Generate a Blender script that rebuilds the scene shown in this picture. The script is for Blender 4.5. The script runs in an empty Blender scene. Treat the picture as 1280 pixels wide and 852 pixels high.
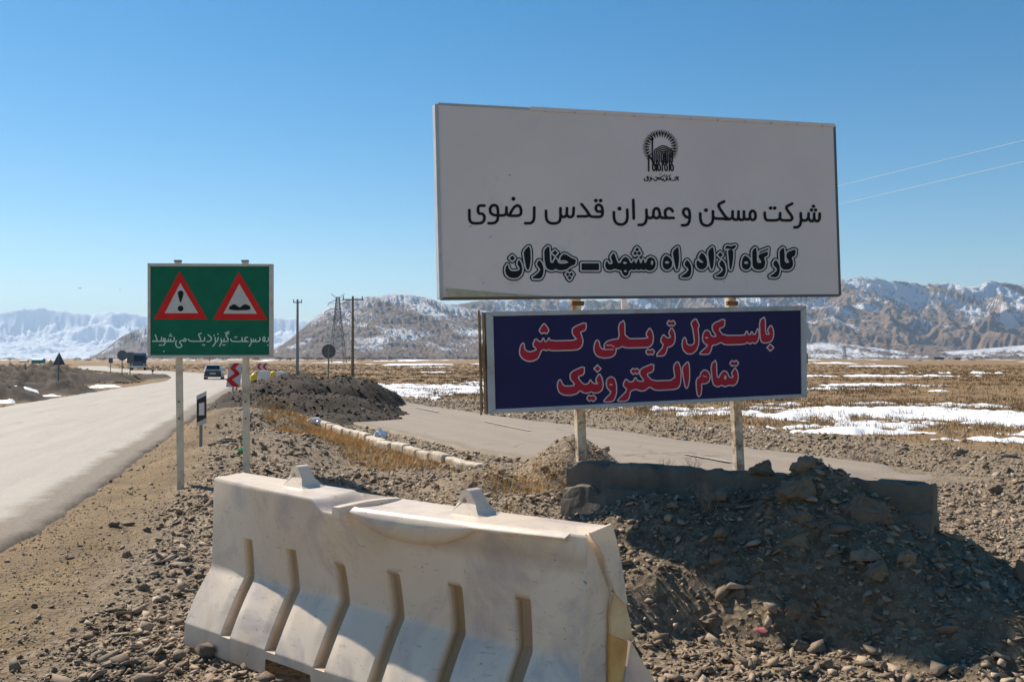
import bpy, bmesh, math, random
import numpy as np
from mathutils import Vector, Matrix
random.seed(7); rng = np.random.default_rng(11)
R = math.radians
scene = bpy.context.scene
COL = scene.collection

# ---------------------------------------------------------------- camera, sky, sun
FPX = 1150.0; HC = 1.7; PITCH = math.atan(22/FPX)
cam_d = bpy.data.cameras.new("camera"); cam = bpy.data.objects.new("camera", cam_d); COL.objects.link(cam)
cam_d.sensor_width = 36; cam_d.lens = FPX/1280*36; cam_d.clip_start = 0.05; cam_d.clip_end = 120000
cam.location = (0, 0, HC); cam.rotation_euler = (math.pi/2+PITCH, 0, 0)
scene.camera = cam
SUN = Vector((-.80, .70, 1.0)).normalized()
SUN_EL = math.asin(SUN.z); SUN_AZ = math.atan2(SUN.x, SUN.y)
w = bpy.data.worlds.new("World"); scene.world = w; w.use_nodes = True
nt = w.node_tree; bg = nt.nodes["Background"]
sky = nt.nodes.new("ShaderNodeTexSky"); sky.sky_type = 'NISHITA'; sky.sun_disc = False
sky.sun_elevation = SUN_EL; sky.sun_rotation = SUN_AZ; sky.altitude = 1200; sky.air_density = 1.0
sky.dust_density = 0.2; sky.ozone_density = 1.6
hsv = nt.nodes.new("ShaderNodeHueSaturation"); hsv.inputs['Saturation'].default_value = 1.48
nt.links.new(sky.outputs[0], hsv.inputs['Color']); tint = nt.nodes.new('ShaderNodeMix'); tint.data_type = 'RGBA'; tint.blend_type = 'MULTIPLY'; tint.inputs[0].default_value = 1; tint.inputs[7].default_value = (1.10, 1.05, .90, 1)
nt.links.new(hsv.outputs[0], tint.inputs[6]); nt.links.new(tint.outputs[2], bg.inputs[0]); bg.inputs[1].default_value = 0.084
sd = bpy.data.lights.new("sun", 'SUN'); sd.energy = 5.0; sd.angle = R(0.53); sd.color = (1, .905, .77)
so = bpy.data.objects.new("sun", sd); COL.objects.link(so)
so.rotation_euler = (-SUN).to_track_quat('-Z', 'Y').to_euler()
vs = scene.view_settings; vs.view_transform = 'Standard'; vs.look = 'None'; vs.exposure = 0.63; vs.gamma = 1.0
scene.cycles.max_bounces = 6; scene.cycles.volume_bounces = 0

# ---------------------------------------------------------------- projection helpers: pixel of the photo -> place in the world
def ray(px, py):
    dx = (px-640)/FPX; dy = -(py-426)/FPX
    return Vector((dx, math.cos(PITCH)-math.sin(PITCH)*dy, math.sin(PITCH)+math.cos(PITCH)*dy))
C0 = Vector((0, 0, HC))
def W(px, py, Y):
    r = ray(px, py); return C0 + r*(Y/r.y)
def G(px, py, z=0.0):
    r = ray(px, py); return C0 + r*((z-HC)/r.z)
def on_plane(px, py, p0, n):
    r = ray(px, py); return C0 + r*((p0-C0).dot(n)/r.dot(n))

# ---------------------------------------------------------------- noise (numpy)
def _hash(ix, iy, s):
    h = (ix.astype(np.int64)*374761393 + iy.astype(np.int64)*668265263 + s*1442695041) & 0xffffffff
    h = ((h ^ (h >> 13))*1274126177) & 0xffffffff
    return ((h ^ (h >> 16)) & 0xffff)/65535.0
def vnoise(x, y, s=0):
    x = np.asarray(x, float); y = np.asarray(y, float)
    ix = np.floor(x); iy = np.floor(y); fx = x-ix; fy = y-iy
    fx = fx*fx*fx*(fx*(fx*6-15)+10); fy = fy*fy*fy*(fy*(fy*6-15)+10)
    a = _hash(ix, iy, s); b = _hash(ix+1, iy, s); c = _hash(ix, iy+1, s); d = _hash(ix+1, iy+1, s)
    return (a+(b-a)*fx)+((c+(d-c)*fx)-(a+(b-a)*fx))*fy
def fbm(x, y, o=4, s=0, g=.5):
    t = 0; a = 1; n = 0
    for k in range(o):
        t = t+a*vnoise(x*2**k+17.3*k, y*2**k-9.1*k, s+k); n += a; a *= g
    return t/n
def ridged(x, y, o=5, s=0, g=.55):
    t = 0; a = 1; n = 0
    for k in range(o):
        v = 1-np.abs(2*vnoise(x*2**k+31.7*k, y*2**k+5.3*k, s+k)-1); t = t+a*v*v; n += a; a *= g
    return t/n
def sstep(a, b, x):
    t = np.clip((np.asarray(x, float)-a)/(b-a), 0, 1); return t*t*(3-2*t)
def polydist(x, y, pts):
    """distance to a polyline, and the interpolated third value of its points"""
    best = np.full(np.shape(x), 1e9); val = np.zeros(np.shape(x)); side = np.zeros(np.shape(x))
    for (a, b) in zip(pts[:-1], pts[1:]):
        ax, ay = a[0], a[1]; bx, by = b[0], b[1]; L2 = (bx-ax)**2+(by-ay)**2
        t = np.clip(((x-ax)*(bx-ax)+(y-ay)*(by-ay))/L2, 0, 1)
        dx = x-(ax+t*(bx-ax)); dy = y-(ay+t*(by-ay)); d = np.hypot(dx, dy); m = d < best
        best = np.where(m, d, best); side = np.where(m, np.sign((bx-ax)*(y-ay)-(by-ay)*(x-ax)), side)
        if len(a) > 2: val = np.where(m, a[2]+t*(b[2]-a[2]), val)
    return best, val, side

# ---------------------------------------------------------------- object helpers
def mesh_obj(name, verts, faces, mat, parent=None, smooth=False):
    me = bpy.data.meshes.new(name); me.from_pydata([tuple(v) for v in verts], [], [tuple(f) for f in faces]); me.update()
    return link_mesh(name, me, mat, parent, smooth)
def link_mesh(name, me, mat, parent=None, smooth=False):
    if mat is not None: me.materials.append(mat)
    if smooth: me.polygons.foreach_set('use_smooth', [True]*len(me.polygons))
    o = bpy.data.objects.new(name, me); COL.objects.link(o)
    if parent is not None: o.parent = parent
    return o
def np_mesh(name, V, F, mat, parent=None, smooth=False):
    """V (n,3), F (m,k) arrays"""
    me = bpy.data.meshes.new(name); k = F.shape[1]
    me.vertices.add(len(V)); me.vertices.foreach_set('co', np.ascontiguousarray(V, dtype=np.float32).ravel())
    me.loops.add(F.size); me.loops.foreach_set('vertex_index', np.ascontiguousarray(F, dtype=np.int32).ravel())
    me.polygons.add(len(F)); me.polygons.foreach_set('loop_start', np.arange(0, F.size, k, dtype=np.int32))
    me.polygons.foreach_set('loop_total', np.full(len(F), k, dtype=np.int32))
    me.update(calc_edges=True)
    if smooth: me.polygons.foreach_set('use_smooth', np.ones(len(F), dtype=bool))
    if mat is not None: me.materials.append(mat)
    o = bpy.data.objects.new(name, me); COL.objects.link(o)
    if parent is not None: o.parent = parent
    return o
def tag(o, label=None, cat=None, group=None, kind=None):
    if label: o['label'] = label
    if cat: o['category'] = cat
    if group: o['group'] = group
    if kind: o['kind'] = kind
    return o
def thing(name, loc, label, cat, group=None, rz=0):
    o = bpy.data.objects.new(name, None); COL.objects.link(o); o.location = loc; o.rotation_euler = (0, 0, rz)
    o.empty_display_size = .2
    return tag(o, label, cat, group)
def copy_tree(o, parent=None):
    c = o.copy(); COL.objects.link(c)
    if parent is not None: c.parent = parent
    for ch in list(o.children): copy_tree(ch, c)
    return c
class MB:
    """collects boxes, bars, tubes; builds ONE mesh object"""
    def __init__(s, origin=(0, 0, 0)): s.v = []; s.f = []; s.o = Vector(origin)
    def add(s, vs_, fs):
        b = len(s.v); s.v += [Vector(p)-s.o for p in vs_]; s.f += [[i+b for i in f] for f in fs]; return s
    def box(s, c, d, rz=0, M=None):
        c = Vector(c); m = Matrix.Rotation(rz, 3, 'Z') if M is None else M
        vs_ = [c+m@Vector((sx*d[0]/2, sy*d[1]/2, sz*d[2]/2)) for sx in (-1, 1) for sy in (-1, 1) for sz in (-1, 1)]
        return s.add(vs_, [(0, 1, 3, 2), (4, 6, 7, 5), (0, 4, 5, 1), (2, 3, 7, 6), (0, 2, 6, 4), (1, 5, 7, 3)])
    def bar(s, a, b, wd, hd=None):
        a = Vector(a); b = Vector(b); z = (b-a).normalized(); up = Vector((0, 0, 1)) if abs(z.z) < .9 else Vector((0, 1, 0))
        x = up.cross(z).normalized(); y = z.cross(x); M = Matrix((x, y, z)).transposed()
        return s.box((a+b)/2, (wd, hd or wd, (b-a).length), M=M)
    def tube(s, pts, r, n=8, cap=True):
        pts = [Vector(p) for p in pts]; rr = r if isinstance(r, (list, tuple)) else [r]*len(pts); rings = []; vs_ = []
        px_ = None
        for i, p in enumerate(pts):
            t = (pts[min(i+1, len(pts)-1)]-pts[max(i-1, 0)]).normalized()
            if px_ is None: px_ = t.orthogonal().normalized()
            px_ = (px_-t*px_.dot(t)).normalized(); y = t.cross(px_)
            vs_ += [p+(px_*math.cos(2*math.pi*k/n)+y*math.sin(2*math.pi*k/n))*rr[i] for k in range(n)]
        fs = [(i*n+k, i*n+(k+1) % n, (i+1)*n+(k+1) % n, (i+1)*n+k) for i in range(len(pts)-1) for k in range(n)]
        if cap: fs += [tuple(range(n-1, -1, -1)), tuple((len(pts)-1)*n+k for k in range(n))]
        return s.add(vs_, fs)
    def prism(s, poly, n, t):
        """poly of 3-D points, thickened along n by t"""
        n = Vector(n).normalized(); k = len(poly); a = [Vector(p) for p in poly]; b = [p+n*t for p in a]
        return s.add(a+b, [tuple(range(k-1, -1, -1)), tuple(range(k, 2*k))]+[(i, (i+1) % k, k+(i+1) % k, k+i) for i in range(k)])
    def build(s, name, mat, parent=None, bevel=0, smooth=False):
        o = mesh_obj(name, s.v, s.f, mat, parent, smooth)
        bm = bmesh.new(); bm.from_mesh(o.data); bmesh.ops.recalc_face_normals(bm, faces=bm.faces)
        if bevel: bmesh.ops.bevel(bm, geom=list(bm.edges), offset=bevel, segments=2, profile=.5, affect='EDGES', clamp_overlap=True)
        bm.to_mesh(o.data); bm.free()
        return o

# ---------------------------------------------------------------- materials
def new_mat(name):
    m = bpy.data.materials.new(name); m.use_nodes = True; return m, m.node_tree, m.node_tree.nodes['Principled BSDF']
def ramp(nt, fac, stops):
    r = nt.nodes.new('ShaderNodeValToRGB'); el = r.color_ramp.elements
    while len(el) < len(stops): el.new(.5)
    for e, (p, c) in zip(el, stops):
        e.position = p; e.color = (c, c, c, 1) if not isinstance(c, tuple) else (*c, 1)
    nt.links.new(fac, r.inputs[0]); return r.outputs[0]
def noise(nt, scale, detail=4, rough=.55, coord='Object', dist=0, vec=None):
    n = nt.nodes.new('ShaderNodeTexNoise'); n.inputs['Scale'].default_value = scale; n.inputs['Detail'].default_value = detail
    n.inputs['Roughness'].default_value = rough; n.inputs['Distortion'].default_value = dist
    if vec is None:
        tc = nt.nodes.new('ShaderNodeTexCoord'); vec = tc.outputs[coord]
    nt.links.new(vec, n.inputs['Vector']); return n.outputs[0]
def mix(nt, fac, a, b, mode='MIX'):
    m = nt.nodes.new('ShaderNodeMix'); m.data_type = 'RGBA'; m.blend_type = mode
    for sock, v in ((m.inputs[0], fac), (m.inputs[6], a), (m.inputs[7], b)):
        if isinstance(v, bpy.types.NodeSocket): nt.links.new(v, sock)
        elif isinstance(v, tuple): sock.default_value = (*v, 1)
        else: sock.default_value = v
    return m.outputs[2]
def bump(nt, p, h, strength=.3, dist=.01):
    b = nt.nodes.new('ShaderNodeBump'); b.inputs['Strength'].default_value = strength; b.inputs['Distance'].default_value = dist
    nt.links.new(h, b.inputs['Height']); nt.links.new(b.outputs[0], p.inputs['Normal'])
def simple(name, col, rough=.6, var=.15, scale=6, dirt=None, dirt_amt=.4, metal=0, bmp=0, bscale=40, dirt_scale=2.5):
    m, nt, p = new_mat(name); p.inputs['Roughness'].default_value = rough; p.inputs['Metallic'].default_value = metal
    if name in MATTE: p.inputs['Specular IOR Level'].default_value = .12
    n = noise(nt, scale, 6, .6)
    lo = tuple(c*(1-var) for c in col); hi = tuple(min(1, c*(1+var)) for c in col)
    c = ramp(nt, n, [(.3, lo), (.7, hi)])
    if dirt is not None:
        f = ramp(nt, noise(nt, dirt_scale, 8, .65, dist=.4), [(.62-.3*dirt_amt, 0.0), (.78-.2*dirt_amt, 1.0)])
        c = mix(nt, f, c, dirt)
    nt.links.new(c, p.inputs['Base Color'])
    if bmp: bump(nt, p, noise(nt, bscale, 5), bmp, .01)
    return m
M = {}
MATTE = ('navy_vinyl', 'black_ink', 'red_print', 'pale_pink_print', 'green_sheeting', 'red_sheeting', 'white_print', 'pale_print', 'grey_white_sheeting', 'greyed_white_board')
M['rust_post'] = simple('rusty_painted_steel', (.62, .54, .41), .6, .15, 9, (.16, .07, .03), .75, bmp=.25, dirt_scale=9)
M['sign_post'] = simple('galvanised_post', (.60, .52, .41), .5, .12, 8, (.3, .24, .17), .4)
M['rust'] = simple('rust', (.2, .1, .05), .8, .3, 20, bmp=.4)
M['board'] = simple('greyed_white_board', (.76, .65, .635), .42, .05, 1.3, (.55, .49, .42), .0, dirt_scale=1.1, bmp=.03, bscale=3)
M['blue'] = simple('navy_vinyl', (.022, .02, .085), .45, .12, 3)
M['ink'] = simple('black_ink', (.012, .012, .016), .45, .1, 5)
M['whiteprint'] = simple('white_print', (.62, .6, .6), .45, .06, 5)
M['pinkprint'] = simple('pale_pink_print', (.68, .56, .58), .45, .06, 5)
M['redprint'] = simple('red_print', (.42, .022, .045), .45, .12, 6)
M['curl'] = simple('weathered_board_skin', (.62, .47, .28), .7, .2, 12)
M['frame'] = simple('grey_frame', (.42, .42, .44), .45, .12, 6, (.25, .2, .15), .2)
M['woodside'] = simple('brown_side_channel', (.34, .22, .12), .7, .3, 14, (.12, .06, .03), .5)
M['green'] = simple('green_sheeting', (.006, .13, .075), .4, .12, 5)
M['red'] = simple('red_sheeting', (.55, .02, .02), .4, .1, 5)
M['silver'] = simple('grey_white_sheeting', (.5, .49, .48), .4, .08, 12)
M['greenprint'] = simple('pale_print', (.55, .66, .6), .4, .08, 12)
M['alu'] = simple('aluminium_frame', (.48, .46, .42), .45, .12, 8, (.3, .27, .2), .3)
M['dark'] = simple('dark_grey_back', (.1, .1, .11), .6, .2, 5)
M['grey_back'] = simple('grey_sign_back', (.2, .2, .2), .6, .15, 5)
M['wood'] = simple('weathered_pole', (.2, .15, .11), .85, .25, 2)
M['steel'] = simple('pylon_steel', (.22, .23, .25), .6, .1, .2)
M['yellow'] = simple('yellow_plastic', (.75, .5, .02), .5, .15, 8)
M['olive'] = simple('olive_plastic', (.2, .17, .05), .6, .2, 8)
M['whitepaint'] = simple('white_paint', (.72, .7, .65), .6, .08, 8, (.45, .38, .28), .3, bmp=.2)
M['tanresin'] = simple('tan_resin', (.70, .52, .30), .4, .15, 6, (.5, .33, .15), .4)
M['kerb'] = simple('dusty_white_kerb_paint', (.62, .55, .44), .8, .15, 5, (.33, .26, .18), .8, bmp=.6, dirt_scale=5)
M['black'] = simple('black_rubber', (.015, .015, .017), .6, .2, 5)
M['carwhite'] = simple('white_car_paint', (.7, .71, .72), .25, .03, 5)
M['cardark'] = simple('dark_car_panel', (.03, .03, .035), .35, .2, 5)
M['glass'] = simple('dark_glass', (.03, .04, .05), .08, .1, 2)
M['truckblue'] = simple('blue_truck_paint', (.012, .024, .10), .3, .1, 3)
M['canvas'] = simple('truck_tarpaulin', (.2, .22, .25), .8, .1, 3)
M['teal'] = simple('turquoise_sheet_metal', (.05, .3, .34), .6, .1, 1)
M['bag'] = simple('white_plastic_film', (.8, .8, .8), .4, .05, 5)
M['greenscrap'] = simple('green_plastic_scrap', (.02, .45, .12), .4, .1, 5)
M['wire'] = simple('aluminium_wire', (.75, .76, .78), .5, .1, 1)

def rock_material(name, cols, sc=3.0, dust=(.26, .185, .11)):
    m, nt, p = new_mat(name); p.inputs['Roughness'].default_value = .9
    geo = nt.nodes.new('ShaderNodeNewGeometry')
    base = ramp(nt, geo.outputs['Random Per Island'], [(i/(len(cols)-1), c) for i, c in enumerate(cols)])
    n = noise(nt, sc*9, 6, .65)
    c = mix(nt, ramp(nt, n, [(.35, .0), (.7, .55)]), base, dust)
    nt.links.new(c, p.inputs['Base Color']); bump(nt, p, noise(nt, sc*25, 5, .7), .5, .012); return m
M['gravel'] = rock_material('gravel_stones', [(.12, .09, .066), (.31, .24, .175), (.18, .142, .11), (.47, .37, .27), (.13, .095, .066), (.27, .195, .135), (.50, .39, .285)])
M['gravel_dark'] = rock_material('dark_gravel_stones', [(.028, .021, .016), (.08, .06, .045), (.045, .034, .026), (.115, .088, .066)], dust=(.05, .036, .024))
M['rock'] = rock_material('rock_surface', [(.20, .15, .105), (.13, .097, .07), (.25, .19, .13), (.16, .122, .085)], 1.0, (.22, .16, .105))

# concrete
m, nt, p = new_mat('weathered_concrete'); p.inputs['Roughness'].default_value = .9
c = ramp(nt, noise(nt, 3, 8, .7), [(.3, (.10, .08, .06)), (.7, (.21, .17, .13))]); nt.links.new(c, p.inputs['Base Color'])
bump(nt, p, noise(nt, 30, 8, .75), .7, .012); M['concrete'] = m
# off-white stained barrier plastic
m, nt, p = new_mat('aged_white_plastic'); p.inputs['Roughness'].default_value = .42
c = ramp(nt, noise(nt, 1.6, 8, .6, dist=.3), [(.3, (.72, .59, .47)), (.7, (.84, .72, .59))])
f = ramp(nt, noise(nt, 2.6, 10, .7, dist=.8), [(.52, 0.0), (.72, .6)]); c = mix(nt, f, c, (.52, .38, .22))
f2 = ramp(nt, noise(nt, 2.1, 9, .62, dist=1.2), [(.50, 0.0), (.68, .65)]); c = mix(nt, f2, c, (.36, .32, .37))
f3 = ramp(nt, noise(nt, 48, 2, .5), [(.70, 0.0), (.76, .8)]); c = mix(nt, f3, c, (.2, .14, .09))
tc = nt.nodes.new('ShaderNodeTexCoord'); mp = nt.nodes.new('ShaderNodeMapping'); mp.inputs['Scale'].default_value = (2.2, 14, 60)
nt.links.new(tc.outputs['Object'], mp.inputs[0]); f4 = ramp(nt, noise(nt, 1, 4, .6, vec=mp.outputs[0]), [(.62, 0.0), (.70, .6)])
c = mix(nt, f4, c, (.42, .36, .29))
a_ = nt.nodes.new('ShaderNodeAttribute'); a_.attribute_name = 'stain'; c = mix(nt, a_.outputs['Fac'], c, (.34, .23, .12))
nt.links.new(c, p.inputs['Base Color']); bump(nt, p, noise(nt, 12, 6, .6), .12, .01)
tl = nt.nodes.new('ShaderNodeBsdfTranslucent'); tl.inputs[0].default_value = (.95, .84, .70, 1); mxs = nt.nodes.new('ShaderNodeMixShader'); mxs.inputs[0].default_value = .15
nt.links.new(p.outputs[0], mxs.inputs[1]); nt.links.new(tl.outputs[0], mxs.inputs[2]); nt.links.new(mxs.outputs[0], nt.nodes['Material Output'].inputs['Surface']); M['plastic'] = m
m, nt, p = new_mat('amber_resin'); p.inputs['Roughness'].default_value = .3
c = ramp(nt, noise(nt, 7, 6, .6), [(.3, (.50, .25, .06)), (.7, (.74, .46, .17))]); nt.links.new(c, p.inputs['Base Color'])
p.inputs['Subsurface Weight'].default_value = .2; p.inputs['Subsurface Radius'].default_value = (.05, .03, .01); M['amber'] = m

# ---------------------------------------------------------------- ground height
Z_FAR = -0.25
ROAD1 = [(-1.0, -6.5), (7.85, -7.9), (31.5, -14.0), (60, -21.3), (84, -27.7), (110, -38), (140, -56.5), (180, -81), (240, -109), (330, -150)]  # (Y, X centre)
def catmull(P, n=10):
    out = []
    for i in range(len(P)-1):
        p0 = P[max(i-1, 0)]; p1 = P[i]; p2 = P[i+1]; p3 = P[min(i+2, len(P)-1)]
        for k in range(n):
            t = k/n
            out.append(tuple(.5*((2*b)+(-a+c)*t+(2*a-5*b+4*c-d)*t*t+(-a+3*b-3*c+d)*t**3) for a, b, c, d in zip(p0, p1, p2, p3)))
    out.append(tuple(P[-1])); return out
R1C = [(x, y) for (y, x) in catmull(ROAD1, 8)]
R1W = 3.45
ROAD2 = [(-7.3, 36.3), (-6.0, 33.6), (-3.0, 27.0), (1.55, 17.6), (4.5, 12.4), (4.9, 11.6)]
R2C = [(x, y) for (x, y) in catmull(ROAD2, 8)]
R2W = 2.35
KERB_A = G(350, 511, .22); KERB_B = G(622, 573, .22)
RIDGE = [(.05, 7.6, .08), (.45, 7.15, .52), (.85, 6.85, .68), (1.3, 6.7, .72), (1.75, 6.55, .78), (2.1, 6.42, .99), (2.45, 6.2, .80), (2.8, 6.1, .56), (3.3, 6.05, .32), (4.0, 6.1, .0)]
PILES = [  # x, y, height, rx, ry
    (-7.5, 31.5, 1.42, 2.0, 3.0), (-6.0, 32.6, 1.3, 2.0, 2.8), (-8.7, 30.2, .8, 1.5, 3.0), (-5.9, 27.2, .85, 2.6, 2.0), (-4.6, 25.6, .36, 1.5, 1.6), (-7.8, 26.8, .6, 1.8, 2.2),
    (.72, 11.6, .72, .95, .9), (-.35, 11.2, .38, .9, 1.0), (.2, 9.8, .25, 1.4, .9),
    (-2.2, 10.3, .34, 1.4, 1.5), (-4.2, 15.5, .45, 1.5, 2.8), (-6.6, 21.5, .55, 1.8, 4.0), (-1.0, 8.2, .22, 1.6, 1.0),
    (-3.1, 12.0, .30, 1.2, 1.8)]
BANKS = [(-30.5, 52, 1.15, 5.0, 5), (-25, 47, .8, 3.6, 3.5), (-22.3, 38, .75, 3.0, 3.0), (-37, 70, 1.2, 4.2, 8), (-34.5, 62, .9, 2.8, 5), (-40, 60, 1.3, 5, 5), (-45, 86, 1.5, 5.0, 8),
         (-37.5, 84, .7, 3.0, 6), (-37, 97, .4, 2.4, 7), (-28.5, 49, 1.0, 2.3, 3), (-32, 40, 1.0, 5, 4), (-28, 34, .7, 4, 3)]
def base_z(x, y):
    r = np.hypot(x, y)
    return Z_FAR*sstep(30, 90, r)
def ground_z(x, y, fine=True):
    x = np.asarray(x, float); y = np.asarray(y, float)
    z = base_z(x, y)
    r = np.hypot(x, y)
    d1, _, _ = polydist(x, y, R1C); d2, _, _ = polydist(x, y, R2C)
    off = sstep(R1W-.1, R1W+.7, d1)*sstep(R2W-.2, R2W+.8, d2)
    near = 1-sstep(60, 200, r)
    n = (fbm(x*.35, y*.35, 4, 3)-.5)*.10*near + (fbm(x*1.7, y*1.7, 4, 9)-.5)*.08*near
    if fine: n = n+(fbm(x*7, y*7, 3, 15)-.5)*.045*(1-sstep(12, 45, r))
    far = (fbm(x*.02, y*.02, 3, 21)-.5)*1.0*sstep(90, 400, r)
    h = np.zeros_like(z)
    hp = np.zeros_like(z)
    for k_, (px_, py_, hh, rx, ry) in enumerate(PILES):
        q = ((x-px_)/rx)**2+((y-py_)/ry)**2
        q = q*(.72+.56*fbm(x*.9, y*.9, 3, 40))
        ck = np.clip(1.12-np.sqrt(q+.02), 0, 1)**.9; ck = np.where(k_ < 6, .78*np.tanh(ck/.62)/.9, ck); hk = hh*ck*(.85+.35*fbm(x*2.0, y*2.0, 4, 50))
        if k_ < 6: hp = np.maximum(hp, hk)
        else: h = np.maximum(h, hk)
    for (px_, py_, hh, rx, ry) in BANKS:
        q = ((x-px_)/rx)**2+((y-py_)/ry)**2
        q = q*(.5+1.0*fbm(x*.5, y*.5, 4, 60)); h = np.maximum(h, .8*hh*np.clip(1.15-q, 0, 1)**.8*(.35+1.3*ridged(x*.9, y*.6, 4, 65, .6)))
    dr, hr, side = polydist(x, y, RIDGE)
    wfront = 1.25; wback = .6
    front = side < 0
    wd = np.where(front, wfront, wback)*(.72+.56*fbm(x*1.6, y*1.6, 3, 70))
    qd = np.clip(dr/wd, 0, 1)
    mound = hr*np.where(front, 1-.75*qd-.25*qd**3.5, (1-qd)**.7)*(dr < wd)*(.90+.2*fbm(x*4, y*4, 4, 75))
    h = np.maximum(h, mound)
    z = z+(n+.0)*off+far+np.maximum(h*off, hp*sstep(R1W-.1, R1W+.7, d1))
    z = z-.035*(1-sstep(R1W-.55, R1W+.25, d1))-.03*(1-sstep(R2W-.5, R2W+.1, d2))
    return z
def ground_types(x, y):
    """r: gravel, g: steppe, b: dark soil, shade of banks and heaps included in its colour"""
    r = np.hypot(x, y)
    d1, _, s1 = polydist(x, y, R1C); d2, _, s2 = polydist(x, y, R2C)
    n = fbm(x*.5, y*.5, 4, 80)
    gravel = np.zeros_like(r)
    # gravel field right of the shoulder up to the kerb, and the strip beyond the second road
    edge = d1-R1W-.55-.6*n
    gravel = np.where((s1 < 0), sstep(-.3, .7, edge), 0)
    farside = np.where(s2 > 0, d2, -d2)
    steppe = np.where(farside > 0, sstep(5.2, 7.2, farside+2.2*(n-.5)), 0)
    steppe = np.where((x < -8) & (s1 < 0) & (y > 44), 1, steppe)
    steppe = np.where((s1 > 0), sstep(5, 9, d1+4*(n-.5)), steppe)
    steppe = np.where(r > 75, sstep(R1W+.6, R1W+2.5, d1), steppe)
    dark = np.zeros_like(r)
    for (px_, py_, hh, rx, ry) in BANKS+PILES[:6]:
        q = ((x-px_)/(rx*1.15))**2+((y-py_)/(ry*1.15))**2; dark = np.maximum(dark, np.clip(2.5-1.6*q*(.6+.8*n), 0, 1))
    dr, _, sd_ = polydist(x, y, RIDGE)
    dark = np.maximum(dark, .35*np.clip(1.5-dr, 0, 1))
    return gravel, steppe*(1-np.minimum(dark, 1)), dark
def snow_mask(x, y):
    """>0 where snow lies"""
    n = (fbm(x*.7, y*.9, 6, 90, .62)-.5)*1.5; n2 = fbm(x*.16+5, y*.3, 4, 95)-.5; m = np.full(np.shape(x), -1.0)
    reg = np.full(np.shape(x), -1.0)
    def blob(c, rx, ry, rot=0, a=1.0, ex=2.0):
        nonlocal reg
        dx = x-c[0]; dy = y-c[1]; u = dx*math.cos(rot)+dy*math.sin(rot); v = -dx*math.sin(rot)+dy*math.cos(rot)
        reg = np.maximum(reg, np.clip(1.1-np.sqrt((u/rx)**2+(v/ry)**2), -1, .62)*min(1, .55+a*.6))
    blob(G(560, 484), 3.5, 15, .35, .6, 1.4); blob(G(520, 483), 2.2, 11, .3, .5); blob(G(505, 490), 1.2, 6, .3, .4)
    for (px_, py_, rx, ry) in [(1110, 519, 6.0, 3.0), (1200, 524, 5.0, 2.8), (1010, 521, 3.0, 1.6), (950, 517, 2.4, 1.2), (1265, 520, 3, 2.5), (1215, 550, 1.3, .35),
                               (880, 511, 3.4, .9), (1090, 541, 1.8, .45), (1130, 533, 3.2, .9), (1000, 512, 5, 1.0), (1060, 506, 6, 1.2), (1240, 541, 1.6, .4)]:
        c = G(px_, py_); blob(c, rx*1.05, ry*1.3, -.15, .55, 2.2)
    for (px_, py_, rx, ry) in [(1120, 483, 6, 2.5), (1040, 489, 4, 2), (1200, 493, 3, 1.5), (1060, 470, 12, 4), (1180, 466, 12, 5), (800, 492, 5, 2), (640, 480, 4, 8)]:
        c = G(px_, py_, -.25); blob(c, rx, ry, 0, .3, 2.4)
    for (px_, py_, rx, ry) in [(130, 479, 1.1, 2.2), (142, 482, .7, 1.2), (35, 491, 1.6, .8), (20, 494, 1.0, .5), (100, 490, 1.2, .35), (60, 495, 1.5, .3), (5, 500, .6, .4), (125, 487, .9, .4)]:
        c = G(px_, py_, .1); blob(c, rx, ry, 0, .5, 1.6)
    m = reg*1.35-.52+(fbm(x*.36, y*.36, 6, 90, .62)-.5)*3.0+(fbm(x*2.1, y*1.3, 5, 92, .6)-.5)*1.6
    m = np.where(reg < -.5, -1, m)*.8
    # streaks on the far plain
    r = np.hypot(x, y)
    st = fbm(x*.022, y*.013+3, 6, 97, .6)+.02*sstep(300, 1500, r)-.70
    m = np.maximum(m, np.where((r > 110) & (y > 0), st*6, -1))
    d1, _, _ = polydist(x, y, R1C); d2, _, _ = polydist(x, y, R2C)
    m = np.where((d1 < R1W+.6) | (d2 < R2W+.35), -1, m)
    dr, _, _ = polydist(x, y, [(a, b) for a, b, c in RIDGE]); return m

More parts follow.
